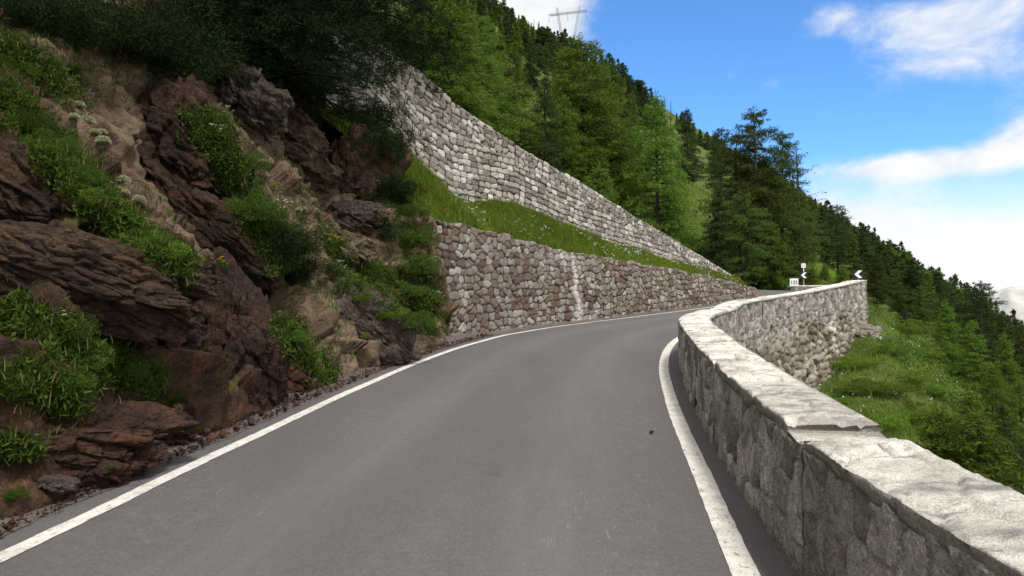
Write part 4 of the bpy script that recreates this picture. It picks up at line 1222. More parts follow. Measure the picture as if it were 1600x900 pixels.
# the slope of plants on and between the rocks
for row in [
    ('mound', 30, 195, 90, 'leafy green plant at the left edge above the brown fibrous rock'), ('mound', 85, 230, 80, 'leafy green plant in the sloping strip, left of the topmost cream umbels'),
    ('mound', 120, 280, 80, 'leafy green plant halfway down the sloping strip of herbs'), ('mound_low', 150, 315, 70, 'low green plant at the lower end of the herb strip, left of the middle umbels'),
    ('mound_low', 175, 345, 70, 'low green mat beside the lowest cream umbels, on the brown ledge'), ('mound', 20, 110, 60, 'leafy plant at the left edge under the dark shrubs'),
    ('broad', 45, 80, 50, 'light green broad-leaved plant near the top left corner'), ('broad', 110, 110, 46, 'light green broad-leaved plant on brown earth right of the top left corner'),
    ('mound_low', 255, 395, 70, 'thin green plant on the slope above the rounded dark rock'),
    ('mound_dark', 85, 515, 110, 'dark leafy plant in the grassy pocket at the left edge, lower left'), ('mound_dark', 130, 555, 110, 'dark leafy plant in the middle of the grassy pocket at lower left'),
    ('mound', 25, 600, 90, 'bright leafy plant at the left edge above the low red slab'), ('mound', 100, 600, 90, 'bright leafy plant above the middle of the low red slab'),
    ('mound_dark', 180, 580, 90, 'dark leafy plant below the rounded dark rock'), ('broad', 215, 600, 66, 'broad-leaved plant above the broken red rock'), ('broad', 268, 625, 60, 'broad-leaved plant at the left foot of the sheer dark boulder'),
    ('tuft', 20, 690, 50, 'small grassy tuft at the left edge on the low red slab'), ('mound', 20, 775, 44, 'small green plant at the left edge on the shoulder'), ('broad', 172, 730, 22, 'tiny green plant on the shoulder below the low red slab'),
    ('tuft', 312, 672, 26, 'small green grass tuft at the foot of the sheer dark boulder'), ('broad', 247, 545, 26, 'tiny plant on the face of the rounded dark rock'),
    ('mound', 385, 255, 80, 'leafy plant below the white daisies, at the top of the flowery strip'), ('mound_dark', 400, 330, 100, 'green bush in the middle of the flowery strip beside the tan rock'),
    ('juniper', 440, 390, 130, 'dense dark green shrub hanging over the rocks, middle of the slope'), ('juniper', 455, 430, 100, 'lower half of the dense dark shrub, drooping over the rust-red rock'),
    ('mound_dark', 430, 350, 90, 'bushy green plant directly above the dense dark shrub'),
    ('broad', 465, 540, 70, 'bright broad-leaved plant right of the sheer dark boulder near the road'), ('mound', 455, 525, 60, 'bright leafy plant behind the broad leaves right of the sheer dark boulder'), ('tuft', 500, 585, 50, 'grassy tuft on the shoulder left of the grey-red slab'), ('tuft', 520, 597, 36, 'small tuft of grass at the road edge below the grey-red slab'),
    ('mound_low', 565, 465, 44, 'small green plant on top of the grey-red slab'), ('mound_low', 605, 490, 56, 'round green plant between the grey-red slab and the red-brown rock'), ('mound_low', 570, 525, 26, 'tiny green plant on the face of the grey-red slab'),
    ('mound', 585, 425, 76, 'bright green plant above the reddish rock left of the brown wall'), ('mound', 640, 455, 60, 'green plant left of the top of the brown wall corner'), ('mound_dark', 650, 500, 70, 'leafy plant at the foot of the brown wall corner'),
    ('mound_dark', 675, 520, 46, 'low plant against the base of the brown wall corner'),
    ('mound', 640, 330, 76, 'lush green plant at the left end of the grassy terrace'), ('mound', 650, 375, 90, 'lush green plant spilling down left of the brown wall'), ('mound_dark', 650, 415, 80, 'dark leafy plant low down left of the brown wall'), ('mound', 630, 290, 60, 'bright plant against the left end of the pale wall'),
    ('juniper', 592, 235, 120, 'dark ivy-like bush covering the left end of the pale wall'), ('juniper', 605, 305, 95, 'dark bush below the ivy at the edge of the shaded hollow'), ('juniper', 578, 190, 110, 'dark bush at the top left end of the pale wall'), ('juniper', 610, 370, 60, 'dark bush at the bottom of the shaded hollow'),
    ('dry_tuft', 62, 140, 60, 'tuft of dry brown grass under the shrubs at upper left'), ('dry_tuft', 110, 355, 60, 'dry roots and grass hanging on the brown ledge'), ('dry_tuft', 45, 545, 50, 'dry grass at the left edge among the green plants'), ('dry_tuft', 280, 640, 40, 'dry grass above the rust-red stone'),
]:
    kind = row[0]
    nm = {'tuft': 'grass_tuft', 'dry_tuft': 'grass_tuft', 'juniper': 'shrub'}.get(kind, 'plant')
    plant(kind, row[1], row[2] + (row[3] * .1), row[3] * (0.55 if 'tuft' in kind else 0.82), row[4], nm, 'grass tuft' if 'tuft' in kind else 'shrub' if kind == 'juniper' else 'plant')
for row in [
    ('daisies', 335, 215, 60, 'clump of white daisies right of the overhanging outcrop'), ('daisies', 350, 180, 44, 'white daisies just below the dark shrub'), ('daisies', 440, 330, 60, 'white daisies beside the big smooth tan rock'),
    ('daisies', 525, 425, 60, 'clump of many white daisies above the grey-red slab'), ('daisies', 90, 505, 60, 'few white daisies in the grassy pocket at lower left'), ('daisies', 680, 470, 50, 'white daisies at the base of the brown wall corner'), ('daisies', 665, 440, 40, 'white flowers hanging left of the brown wall'),
    ('yellow', 345, 415, 46, 'small plant with yellow flowers in the notch above the sheer dark boulder'), ('yellow', 520, 380, 50, 'yellow flowers right of the dense dark shrub'), ('yellow', 565, 410, 40, 'yellow flowers left of the small flat tan block'), ('yellow', 425, 295, 36, 'yellow flowers at the edge of the big smooth tan rock'),
    ('yellow', 660, 300, 36, 'yellow flowers at the left end of the grassy terrace')]:
    plant(row[0], row[1], row[2] + row[3] * .15, row[3] * .8, row[4], 'flower_clump', 'flowers')
for px, py, wp, lb in [(126, 172, 15, 'topmost pale umbel flower, above the stack of cream umbels'), (117, 190, 14, 'small white umbel left of the stack of cream umbels'), (138, 198, 19, 'broad cream umbel in the middle of the upper stack'), (150, 213, 13, 'little white umbel under the broad cream umbel'),
                       (163, 228, 18, 'round yellowish umbel at the bottom of the upper stack'), (160, 213, 13, 'pinkish umbel above the round yellowish one'), (192, 288, 17, 'greenish umbel beside the orange flowers'), (196, 306, 12, 'small greenish umbel below the one beside the orange flowers'), (218, 318, 16, 'creamy umbel hanging over the sloping dark slab'),
                       (467, 332, 10, 'left one of two white umbels above the dense dark shrub'), (475, 330, 10, 'right one of two white umbels above the dense dark shrub'), (506, 358, 10, 'white umbel right of the dense dark shrub, higher one'), (508, 370, 9, 'white umbel right of the dense dark shrub, lower one')]:
    h = cast(px, py, BV_ALL)
    sz = wp / .5 * h[3] / F
    place('umbel', h[0] + Vector((.03, -.08, -0.72 * sz)), sz, 'umbel_flower', lb, 'flower')

# shrubs above the rocks: dark dwarf pines
for px, py, wp, lb in [(260, 95, 200, 'large dark dwarf pine above the overhanging outcrop'), (180, 60, 180, 'dark dwarf pine left of the large one at the top of the slope'), (330, 60, 150, 'dark dwarf pine between the large one and the black pine'), (90, 40, 140, 'dark shrub near the top left corner'), (345, 115, 80, 'small dark shrub over the grey-brown split rock'),
                       (20, 20, 120, 'dark shrub in the top left corner'), (420, 90, 110, 'black shrub behind the grey-brown split rock'), (480, 140, 110, 'black shrub under the black pine'), (545, 150, 90, 'black shrub under the right side of the black pine')]:
    plant('juniper_b', px, py + wp * .12, wp * .95, lb, 'shrub', 'shrub', sz=.9)

# grass on the terrace, on the slopes, between the rocks: too many blades to count
def scatter(Vg, n, r, sel=None):
    """random points on a quad grid"""
    nu, nv = Vg.shape[:2]
    a = r.random(n) * (nu - 1); b = r.random(n) * (nv - 1)
    i, j = a.astype(int), b.astype(int); fa, fb = (a - i)[:, None], (b - j)[:, None]
    return Vg[i, j] * (1 - fa) * (1 - fb) + Vg[i + 1, j] * fa * (1 - fb) + Vg[i, j + 1] * (1 - fa) * fb + Vg[i + 1, j + 1] * fa * fb


r = np.random.default_rng(81)
p = scatter(TER_V, 70000, r)
hgt = 0.04 + 0.24 * smooth(-.3, .5, fbm(p[:, 0] * .8, p[:, 1] * .8, 0, 3, 83)) * np.interp(p[:, 1], [18, 26, 34], [1.2, .8, .45])
V, Fs = blades(p, hgt, .02, r, 0.8)
tag(build('terrace_grass', V, Fs, M['grass']), kind='stuff')
p = scatter(TER_V, 2200, r); p = p[fbm(p[:, 0] * 1.3, p[:, 1] * 1.3, 0, 3, 88) > 0.24]
n = len(p); az = r.uniform(0, 6.28, n)
pp = np.repeat(p + np.stack([r.normal(0, .05, n), r.normal(0, .05, n), r.uniform(.10, .24, n) * np.interp(p[:, 1], [18, 26, 34], [1.1, .8, .5])], 1), 3, 0)
V, Fq = rhombs(pp, unit(r.normal(size=(len(pp), 3)) * [1, 1, .6]), .04, .034, r)
o = tag(build('terrace_flowers', V, Fq, M['petal']), kind='stuff')
p = scatter(TER_V, 90, r); p[:, 2] += .22
pp = np.repeat(p, 3, 0)
V, Fq = rhombs(pp, unit(r.normal(size=(len(pp), 3)) * [1, 1, .6]), .05, .045, r)
tag(build('yellow_flowers', V, Fq, M['yellow']), kind='stuff')
# ground cover between the rocks: small leaves in drifts along the ledges
SEG = [((0, 150), (150, 310), 30, 620), ((140, 300), (215, 370), 22, 300), ((215, 365), (290, 415), 20, 220), ((330, 190), (400, 330), 30, 500), ((385, 320), (470, 440), 30, 360), ((10, 490), (240, 600), 32, 520),
       ((440, 505), (515, 590), 26, 220), ((580, 420), (690, 510), 30, 420), ((615, 270), (675, 500), 34, 700), ((500, 360), (565, 450), 26, 260), ((0, 80), (120, 140), 34, 260), ((0, 590), (130, 615), 26, 260), ((300, 180), (340, 220), 20, 120), ((0, 690), (60, 700), 12, 50)]
pp, dd = [], []
for (x0, y0), (x1, y1), wd, cnt_ in SEG:
    for _ in range(cnt_):
        k = r.random(); jx, jy = r.normal(0, wd * .5, 2)
        h = cast(x0 + (x1 - x0) * k + jx, y0 + (y1 - y0) * k + jy, BV_ALL)
        if h is None or h[3] > 22: continue
        m_ = 15
        pp.append(np.array(h[0]) + r.normal(0, .035, (m_, 3)) + np.array(h[1] * .02)); dd.append(unit(r.normal(size=(m_, 3)) + np.array(h[1]) * .6 + [0, 0, .5]))
pp, dd = np.concatenate(pp), np.concatenate(dd)
V, Fq = rhombs(pp, dd, .06 * r.uniform(.5, 1.4, len(pp)), .02 * r.uniform(.6, 1.4, len(pp)), r)
tag(build('herb_undergrowth', V, Fq, M['herb']), kind='stuff')
gp = pp[::9] + r.normal(0, .06, pp[::9].shape)
V, Fs = blades(gp, .065, .007, r, 1.5)
tag(build('ledge_grass', V, Fs, M['bush']), kind='stuff')
V, Fs = blades(gp[::5] + r.normal(0, .10, gp[::5].shape), .09, .006, r, 1.4)
tag(build('dry_grass', V, Fs, M['dry']), kind='stuff')
# grass fringe over the lower wall and between the rocks
p = scatter(RV, 120000, r)
ok = (fbm(p[:, 0] * .55 + 4, p[:, 1] * .55, p[:, 2] * .55, 4, 91) > 0.10) & (p[:, 2] > 0.1 + GRADE * p[:, 1])
p = p[ok]
V, Fs = blades(p, .10, .012, r, 1.2)
tag(build('rock_grass', V, Fs, M['bush']), kind='stuff')
# ------------------------------------------------------------------ trees
def conifer(seed, H, R, cb=0.12, nwh=34, per=5, shape=None, droop=0.25, rise=0.12, tw=3.2, lpt=7, L=.34, W=.11, up=-.15, gap=0.08, hang=0.25, trunk_r=None, lmul=.34, lean=0.0, tip=1.0):
    r = np.random.default_rng(seed)
    shape = shape or (lambda t_: (1 - t_) ** .8)
    tr = trunk_r or H * .016
    T = Bag()
    kz = np.linspace(0, 1, 9)
    wob = np.cumsum(r.normal(0, .012 * H * .35, (9, 2)), 0) * kz[:, None]
    tp = np.stack([wob[:, 0] + lean * H * kz, wob[:, 1], kz * H - .4 * (kz == 0)], 1)
    T.tube(tp, tr * (1 - kz) ** .8 + .012, 8)
    at_ = lambda z: np.array([np.interp(z, kz, tp[:, 0]), np.interp(z, kz, tp[:, 1]), z * H])
    st, dr, ln = [], [], []
    for i in range(nwh):
        t_ = (i + r.uniform(-.3, .3)) / nwh; t_ = min(max(t_, 0), .985)
        z = cb + (1 - cb) * t_
        base = at_(z)
        for b in range(per):
            if r.random() < gap: continue
            az = r.uniform(0, 6.283)
            Lb = R * shape(t_) * r.uniform(.62, 1.12) + .12
            o_ = np.array([math.cos(az), math.sin(az), 0.0])
            ri = rise * r.uniform(.5, 1.5) + .5 * t_ ** 2; dp = droop * r.uniform(.5, 1.4)
            f = lambda k: base + o_ * Lb * k + np.array([0, 0, 1]) * (ri * Lb * k - dp * Lb * k * k)
            T.tube([f(0), f(.5), f(.95)], [tr * .28 * (1 - t_) + .008, tr * .16 * (1 - t_) + .006, .004], 4)
            nt = max(3, int(Lb * tw * 2))
            for k in np.linspace(.14, 1, nt):
                side = 1 if r.random() < .5 else -1
                px_ = np.array([-o_[1], o_[0], 0]) * side
                st.append(f(k)); v = o_ * r.uniform(.3, .9) + px_ * r.uniform(.3, 1.0) + np.array([0, 0, 1]) * (r.normal(0, .25) - hang)
                dr.append(v / np.linalg.norm(v)); ln.append(Lb * lmul * (1.2 - .8 * k) * r.uniform(.6, 1.2) + .1)
    # leader
    for k in np.linspace(.9, 1.0, 8):
        st.append(at_(k)); dr.append(unit(r.normal(size=3) * .6 + [0, 0, 1])); ln.append(.25)
    st, dr, ln = np.array(st), np.array(dr), np.array(ln)
    n = len(st)
    idx = np.repeat(np.arange(n), lpt); m = len(idx)
    k = r.random(m) ** tip
    p = st[idx] + dr[idx] * (ln[idx] * k)[:, None] + r.normal(0, .03, (m, 3))
    d = unit(dr[idx] * .9 + r.normal(0, .55, (m, 3)) + [0, 0, up])
    V, Fq = rhombs(p, d, L * r.uniform(.6, 1.25, m), W * r.uniform(.7, 1.2, m), r)
    return T.data(), (V, Fq)


TP = {}


def tree_proto(key, leaf, H, far=False, **kw):
    (tv, tf), (cv, cf) = conifer(H=H, **kw)
    m = M[leaf]
    if far:
        b = Bag(); b.add(tv, *[f for f in tf])
        V = np.concatenate([tv, cv]); Fs = [np.concatenate([tf[0], cf + len(tv)]), tf[1]]
        mi = np.concatenate([np.zeros(len(tf[0])), np.ones(len(cf)), np.zeros(len(tf[1]))]).astype(int)
        TP[key] = (H, [make_mesh('tree_' + key, V, Fs, [M['bark'], m], midx=mi)])
    else:
        TP[key] = (H, [make_mesh('trunk', tv, tf, M['bark_dark' if leaf == 'pine_black' else 'bark']), make_mesh('crown', cv, cf, m)])


cone = lambda t_: (1 - t_) ** .85 * (0.55 + .45 * min(1, t_ * 5 + .3))
col_ = lambda t_: (1 - t_ ** 2.2) * (.75 + .25 * min(1, t_ * 4))
oval = lambda t_: math.sin(math.pi * min(1, .16 + t_ * .84)) ** .7
tree_proto('larch_a', 'larch', 6, seed=801, R=1.75, shape=cone, nwh=34, per=6, tw=6, lpt=13, L=.15, W=.028, hang=.32, cb=.06)
tree_proto('larch_b', 'larch', 6, seed=802, R=1.55, shape=cone, nwh=32, per=6, tw=6, lpt=13, L=.15, W=.028, hang=.35, cb=.08, gap=.14)
tree_proto('larch_c', 'larch', 6, seed=809, R=2.1, shape=lambda t_: (1 - t_) ** .6 * (.6 + .4 * min(1, t_ * 4)), nwh=34, per=6, tw=6, lpt=13, L=.15, W=.028, hang=.3, cb=.05, gap=.1)
tree_proto('dull_a', 'larch_dull', 10, seed=803, R=2.7, shape=lambda t_: (1 - t_) ** .55 * (.7 + .3 * min(1, t_ * 4)), nwh=36, per=6, tw=5.0, lpt=13, L=.19, W=.036, hang=.35, cb=.10, gap=.18)
tree_proto('dull_b', 'larch_dull', 10, seed=804, R=2.4, shape=oval, nwh=32, per=5, tw=5, lpt=13, L=.19, W=.036, hang=.3, cb=.12, gap=.22, lean=-.05)
tree_proto('sparse', 'larch_dull', 9, seed=805, R=1.7, shape=lambda t_: (1 - t_) ** .5, nwh=24, per=4, tw=3.0, lpt=3, L=.20, W=.05, hang=.1, cb=.2, gap=.25, droop=.05, rise=.25)
tree_proto('spruce', 'spruce', 6, seed=806, R=1.35, shape=cone, nwh=40, per=6, tw=6, lpt=12, L=.14, W=.028, hang=.25, cb=.04)
tree_proto('young', 'larch', 2.6, seed=807, R=.85, shape=cone, nwh=26, per=6, tw=8, lpt=7, L=.13, W=.035, hang=.2, cb=.02)
tree_proto('pine_near', 'pine', 9, seed=808, R=2.3, shape=oval, nwh=34, per=5, tw=4, lpt=16, L=.18, W=.03, up=.25, hang=-.05, cb=.12, gap=.12)
tree_proto('pine_far_c', 'pine', 12, far=True, seed=817, R=2.7, shape=oval, nwh=24, per=6, tw=2.2, lpt=9, L=.5, W=.17, up=.35, hang=-.15, cb=.22, gap=.15)
tree_proto('snag_far', 'larch_dull', 12, far=True, seed=818, R=1.6, shape=lambda t_: (1 - t_) ** .5, nwh=20, per=3, tw=1.6, lpt=2, L=.4, W=.1, hang=.1, cb=.25, gap=.3, droop=.05, rise=.2)
tree_proto('pine_far', 'pine', 12, far=True, seed=811, R=2.7, shape=col_, nwh=26, per=5, tw=2.2, lpt=8, L=.55, W=.18, up=.3, hang=-.1, cb=.08, gap=.1)
tree_proto('pine_far_b', 'pine', 12, far=True, seed=812, R=1.8, shape=lambda t_: (1 - t_ ** 1.5) * (.7 + .3 * math.sin(t_ * 20)), nwh=26, per=5, tw=2.2, lpt=8, L=.5, W=.17, up=.3, hang=-.1, cb=.1, gap=.2)
tree_proto('spruce_far', 'spruce', 12, far=True, seed=813, R=2.2, shape=cone, nwh=30, per=6, tw=2.2, lpt=7, L=.5, W=.16, hang=.3, cb=.05)
tree_proto('larch_far', 'larch', 12, far=True, seed=814, R=2.6, shape=cone, nwh=30, per=6, tw=2.2, lpt=7, L=.5, W=.15, hang=.3, cb=.05)
tree_proto('dull_far', 'larch_dull', 12, far=True, seed=815, R=2.4, shape=cone, nwh=30, per=5, tw=2.2, lpt=7, L=.5, W=.15, hang=.3, cb=.05, gap=.2)
tree_proto('pine_black', 'pine_black', 9, seed=816, R=3.3, shape=lambda t_: (1 - t_ ** 2) * .9 + .1, nwh=36, per=7, tw=5, lpt=34, L=.13, W=.018, up=.15, hang=.05, tip=.5, cb=.05, gap=.0, droop=.30, rise=.05)
NAMES = dict(larch='larch_tree', dull='larch_tree', sparse='larch_tree', spruce='spruce_tree', young='young_larch', pine='pine_tree', snag='larch_tree')


def tree(key, x, y, z, H, label, group=None, wide=1.0, lean=(0, 0)):
    H0, ms = TP[key]
    nm = NAMES[key.split('_')[0]]
    sc_ = H / H0
    rz = random.uniform(0, 6.28)
    if len(ms) == 1:
        o = bpy.data.objects.new(nm, ms[0]); C.objects.link(o)
    else:
        o = empty(nm)
        for me in ms:
            c = bpy.data.objects.new(me.name.split('.')[0], me); C.objects.link(c); c.parent = o
    o.location = (x, y, z - .05 * H0 * 0); o.rotation_euler = (lean[0], lean[1], rz); o.scale = (sc_ * wide, sc_ * wide, sc_)
    tag(o, label, 'tree', group)
    return o


def tree_px(key, px, top, y, label, group=None, wide=1.0, lean=(0, 0), minH=1.0):
    x = (px - 800) / F * y
    g_ = ground_at(x, y, [BV_HILL, BV_ROCK])
    zt_ = z_at(top, y)
    H = zt_ - g_.z
    if H < minH: print('short tree', key, px, top, y, round(H, 2)); H = minH
    return tree(key, x, y, g_.z - .05, H, label, group, wide, lean)


for a_ in [
    ('larch_c', 745, 22, 33, 'big bright larch above the high left end of the pale wall', 1.1), ('larch_a', 800, 70, 36, 'bright larch right of the big one above the high end of the pale wall', 1.0), ('spruce', 852, 120, 37, 'dark spruce between bright larches above the middle of the pale wall', 1.0),
    ('larch_c', 912, 62, 41, 'tallest bright larch, pointing at the foot of the pylon', 1.15), ('larch_b', 880, 150, 38, 'medium larch to the left below the tallest bright larch', 1.0), ('larch_a', 955, 150, 42, 'larch just right of the tallest bright larch', 1.0),
    ('larch_c', 1028, 152, 38, 'cone-shaped bright larch standing alone left of the grassy clearing', .78), ('young', 935, 262, 33, 'young pale larch on the wall top below the tallest bright larch', 1.3), ('spruce', 985, 190, 44, 'dark spruce between the lone cone-shaped larch and its left neighbour', 1.0),
    ('dull_a', 1185, 168, 44, 'tallest dark larch at the bend, in front of the sky', 1.0), ('dull_b', 1148, 205, 46, 'broad dark larch left of the tallest one at the bend', 1.0), ('dull_a', 1222, 205, 45, 'dark larch right of the tallest one at the bend', .9), ('sparse', 1252, 228, 46, 'thin half-bare larch against the sky at the bend', 1.1),
    ('dull_b', 1262, 318, 47, 'shorter dark larch under the half-bare one at the bend', 1.1), ('spruce', 1122, 290, 41, 'dark spruce at the right side of the grassy clearing', .9), ('dull_b', 1160, 300, 41, 'low bushy larch in front of the tallest larch at the bend', 1.2),
    ('young', 1290, 412, 44, 'left one of two young larches behind the hairpin parapet', 1.1), ('young', 1316, 414, 44.5, 'right one of two young larches behind the hairpin parapet', 1.1), ('young', 1268, 418, 43, 'pale young larch right behind the chevron post at the bend', 1.2),
    ('larch_a', 700, -40, 27, 'bright larch at the top edge behind the black pine', 1.1), ('larch_b', 655, -60, 27, 'larch at the top edge nearly hidden by the black pine', 1.1),
    ('pine_near', 1128, 200, 58, 'dark pine behind the left side of the bend larches', 1.0), ('spruce', 1075, 170, 60, 'dark spruce on the slope behind the grassy clearing', 1.0),
    # right slope below the parapet
    ('spruce', 1413, 476, 38, 'small pointed spruce at the upper edge of the green slope', 1.1), ('dull_a', 1370, 395, 46, 'dark larch rising behind the end of the parapet', 1.0), ('dull_b', 1405, 420, 48, 'dark bushy larch right of the parapet end', 1.0), ('dull_a', 1440, 445, 44, 'dark larch between the parapet end and the small pointed spruce', 1.0),
    ('pine_near', 1478, 440, 60, 'dark round-topped pine against the white cloud on the right', .8), ('sparse', 1457, 425, 62, 'thin larch against the white cloud on the right', .9), ('pine_near', 1532, 440, 36, 'flat-topped pine with bare lower trunk at the far right', 1.1), ('larch_b', 1480, 470, 32, 'larch on the green slope below the round-topped pine', 1.1),
    ('larch_a', 1520, 500, 27, 'bright larch at the right end of the green slope', 1.1), ('spruce', 1497, 500, 34, 'spruce left of the bright larch at the right end of the slope', 1.0), ('larch_b', 1570, 520, 25, 'larch near the right edge above the coping', 1.0), ('dull_a', 1592, 505, 32, 'dark larch at the right edge under the pale mountain', .8),
    ('larch_c', 1548, 570, 21, 'bright larch low on the slope near the right edge', .9), ('young', 1512, 610, 19, 'young larch on the slope above the near coping', 1.1), ('larch_a', 1592, 590, 19, 'bright larch at the right edge, closest to the coping', .9), ('young', 1470, 640, 16, 'young larch just behind the near coping', 1.1), ('spruce', 1565, 630, 17, 'dark young spruce at the right edge just behind the coping', 1.0),
    ('young', 1530, 650, 15, 'small larch peeping over the near coping', 1.2), ('spruce', 1350, 360, 62, 'dark spruce against the sky above the parapet end', 1.0), ('pine_near', 1310, 320, 60, 'dark pine against the sky right of the bend larches', 1.0),
]:
    tree_px(*a_[:5], wide=a_[5])
tree_px('larch_b', 1218, 330, 43, 'leaning larch with a slanting bare trunk beside the bend', None, 1.0, (0, 0.25))

# black pines over the rock, and an added pine, unseen left of the camera, placed to shade it
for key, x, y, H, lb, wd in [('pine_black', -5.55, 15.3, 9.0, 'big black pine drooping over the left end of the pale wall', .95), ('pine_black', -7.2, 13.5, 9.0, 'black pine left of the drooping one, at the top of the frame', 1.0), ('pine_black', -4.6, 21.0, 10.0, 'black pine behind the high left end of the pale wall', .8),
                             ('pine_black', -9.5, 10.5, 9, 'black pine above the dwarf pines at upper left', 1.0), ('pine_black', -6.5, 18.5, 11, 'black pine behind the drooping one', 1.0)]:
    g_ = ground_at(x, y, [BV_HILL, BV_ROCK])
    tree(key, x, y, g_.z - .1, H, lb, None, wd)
for key, x, y, H, wd, lb in [('pine_black', -6.6, 2.2, 15, .95, 'added pine outside the frame left of the viewpoint, placed to shade the rock')]:
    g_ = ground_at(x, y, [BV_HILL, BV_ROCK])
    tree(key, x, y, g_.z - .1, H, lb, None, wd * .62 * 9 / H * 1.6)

# the forest on the slope beyond
SIL = ([640, 760, 800, 850, 900, 950, 1000, 1050, 1110, 1160, 1260, 1285, 1310, 1350, 1420, 1480, 1530, 1570, 1600, 1640], [-90, 5, 18, 40, 58, 88, 122, 158, 205, 240, 300, 312, 326, 352, 402, 452, 472, 492, 512, 535])
rf = random.Random(5)
ZONES = [(0, 870, 'left of the pylon'), (870, 1000, 'right of the pylon'), (1000, 1130, 'above the grassy clearing'), (1130, 1290, 'behind the bend larches'), (1290, 1430, 'above the parapet end'), (1430, 2000, 'by the pale mountain')]
recs = []
for layer, (d0, d1, step, o0, o1, hmin, hmax) in enumerate([(170, 300, 9.5, -8, 16, 7, 19), (95, 170, 13, 8, 48, 6, 17), (58, 95, 19, 40, 105, 5, 14)]):
    px = 680.0
    while px < 1640:
        px += step * rf.uniform(.6, 1.4) * (.62 if px < 1000 else .78 if px > 1300 else 1)
        y = rf.uniform(d0, d1) * (.62 if px > 1285 and layer < 2 else 1); x = (px - 800) / F * y
        top = np.interp(px, *SIL) + rf.uniform(o0, o1)
        if (layer == 2 and 1000 < px < 1150) or (layer == 1 and 1040 < px < 1105): continue
        g_ = BV_HILL.ray_cast(Vector((x, y, 400)), Vector((0, 0, -1)))[0]
        H = z_at(top, y) - g_.z
        if H < hmin: H = hmin * rf.uniform(.7, 1.0)
        H = min(H, hmax)
        key = rf.choices(['pine_far', 'pine_far_b', 'spruce_far', 'larch_far', 'dull_far', 'pine_far_c', 'snag_far'], [[5, 3, 1, .3, .7, 3, .5], [3, 2, 2, 1.5, 2, 2, .3], [2, 1, 2, 2.5, 3, 1.5, .1]][layer])[0]
        recs.append([layer, key, px, x, y, g_.z, H])
WORD = dict(pine_far='dark round pine', pine_far_b='dark narrow pine', spruce_far='dark pointed spruce', larch_far='light green larch', dull_far='dull green larch', pine_far_c='dark broad pine', snag_far='thin half-bare larch')
LAY = ['on the skyline', 'under the skyline', 'low on the far slope']
ORD = 'leftmost,second,third,fourth,fifth,sixth,seventh,eighth,ninth,tenth,eleventh,twelfth,thirteenth,fourteenth,fifteenth,sixteenth'.split(',')
cnt = {}; print('forest trees', len(recs))
for rec in sorted(recs, key=lambda q: q[2]):
    layer, key, px, x, y, z, H = rec
    zone = next(zn for a_, b_, zn in ZONES if a_ <= px < b_)
    k_ = (layer, key, zone); c_ = cnt[k_] = cnt.get(k_, -1) + 1
    lb = f"{WORD[key]} {LAY[layer]} {zone}, {ORD[min(c_, 15)]}{'' if c_ == 0 else ' from the left'}"
    tree(key, x, y, z - .2, H, lb, 'conifers of the forest on the far slope', rf.uniform(.75, 1.3))

# ------------------------------------------------------------------ green slope on the right
r = np.random.default_rng(95)
n = 60000
yy = r.uniform(3, 48, n) ** 1.0; uu = r.uniform(.33, .80, n)
xx = uu * yy
s_, o_ = nearest(xx, yy)
keep = (o_ > 3.1) & (fbm(xx * .5, yy * .5, 0, 4, 99) > -.28)
xx, yy = xx[keep], yy[keep]
zz = zground(xx, yy)
pts = np.stack([xx, yy, zz], 1)
V, Fs = blades(pts, .10 + .16 * smooth(-.2, .5, fbm(xx * .7, yy * .7, 0, 3, 97)), .018, r, 1.0)
tag(build('slope_grass', V, Fs, M['grass']), kind='stuff')
m_ = rng.random(len(pts)) < np.where(fbm(xx * .9 + 7, yy * .9, 0, 3, 103) > .12, .30, .02)
wp = np.repeat(pts[m_], 7, 0); wn = len(wp)
wp = wp + np.stack([r.normal(0, .09, wn), r.normal(0, .09, wn), r.uniform(.02, .38, wn)], 1)
V, Fq = rhombs(wp, unit(r.normal(size=(wn, 3)) + [0, 0, .5]), .11 * r.uniform(.5, 1.4, wn), .035, r)
tag(build('slope_weeds', V, Fq, M['bush']), kind='stuff')
m_ = rng.random(len(pts)) < .012
wp = np.repeat(pts[m_] + [0, 0, .22], 3, 0)
V, Fq = rhombs(wp, unit(r.normal(size=(len(wp), 3))), .05, .04, r)
tag(build('slope_flowers', V, Fq, M['petal']), kind='stuff')
m_ = rng.random(len(pts)) < np.where(fbm(xx * .6 + 2, yy * .6, 0, 3, 105) > .15, .25, .03)
V, Fs = blades(pts[m_], .26, .014, r, 1.2)
tag(build('dry_slope_grass', V, Fs, M['dry']), kind='stuff')
n = 16000
yy = r.uniform(26, 62, n); uu = r.uniform(.12, .46, n); xx = uu * yy
s_, o_ = nearest(xx, yy); q_ = (xx - UW0[0]) * UWN[0] + (yy - UW0[1]) * UWN[1]
keep = ((q_ < -.8) | (s_ > 36)) & (np.abs(o_) > 3.2)
xx, yy = xx[keep], yy[keep]
V, Fs = blades(np.stack([xx, yy, zground(xx, yy)], 1), .28, .04, r, 1.0)
tag(build('clearing_grass', V, Fs, M['grass']), kind='stuff')
ri = random.Random(9)
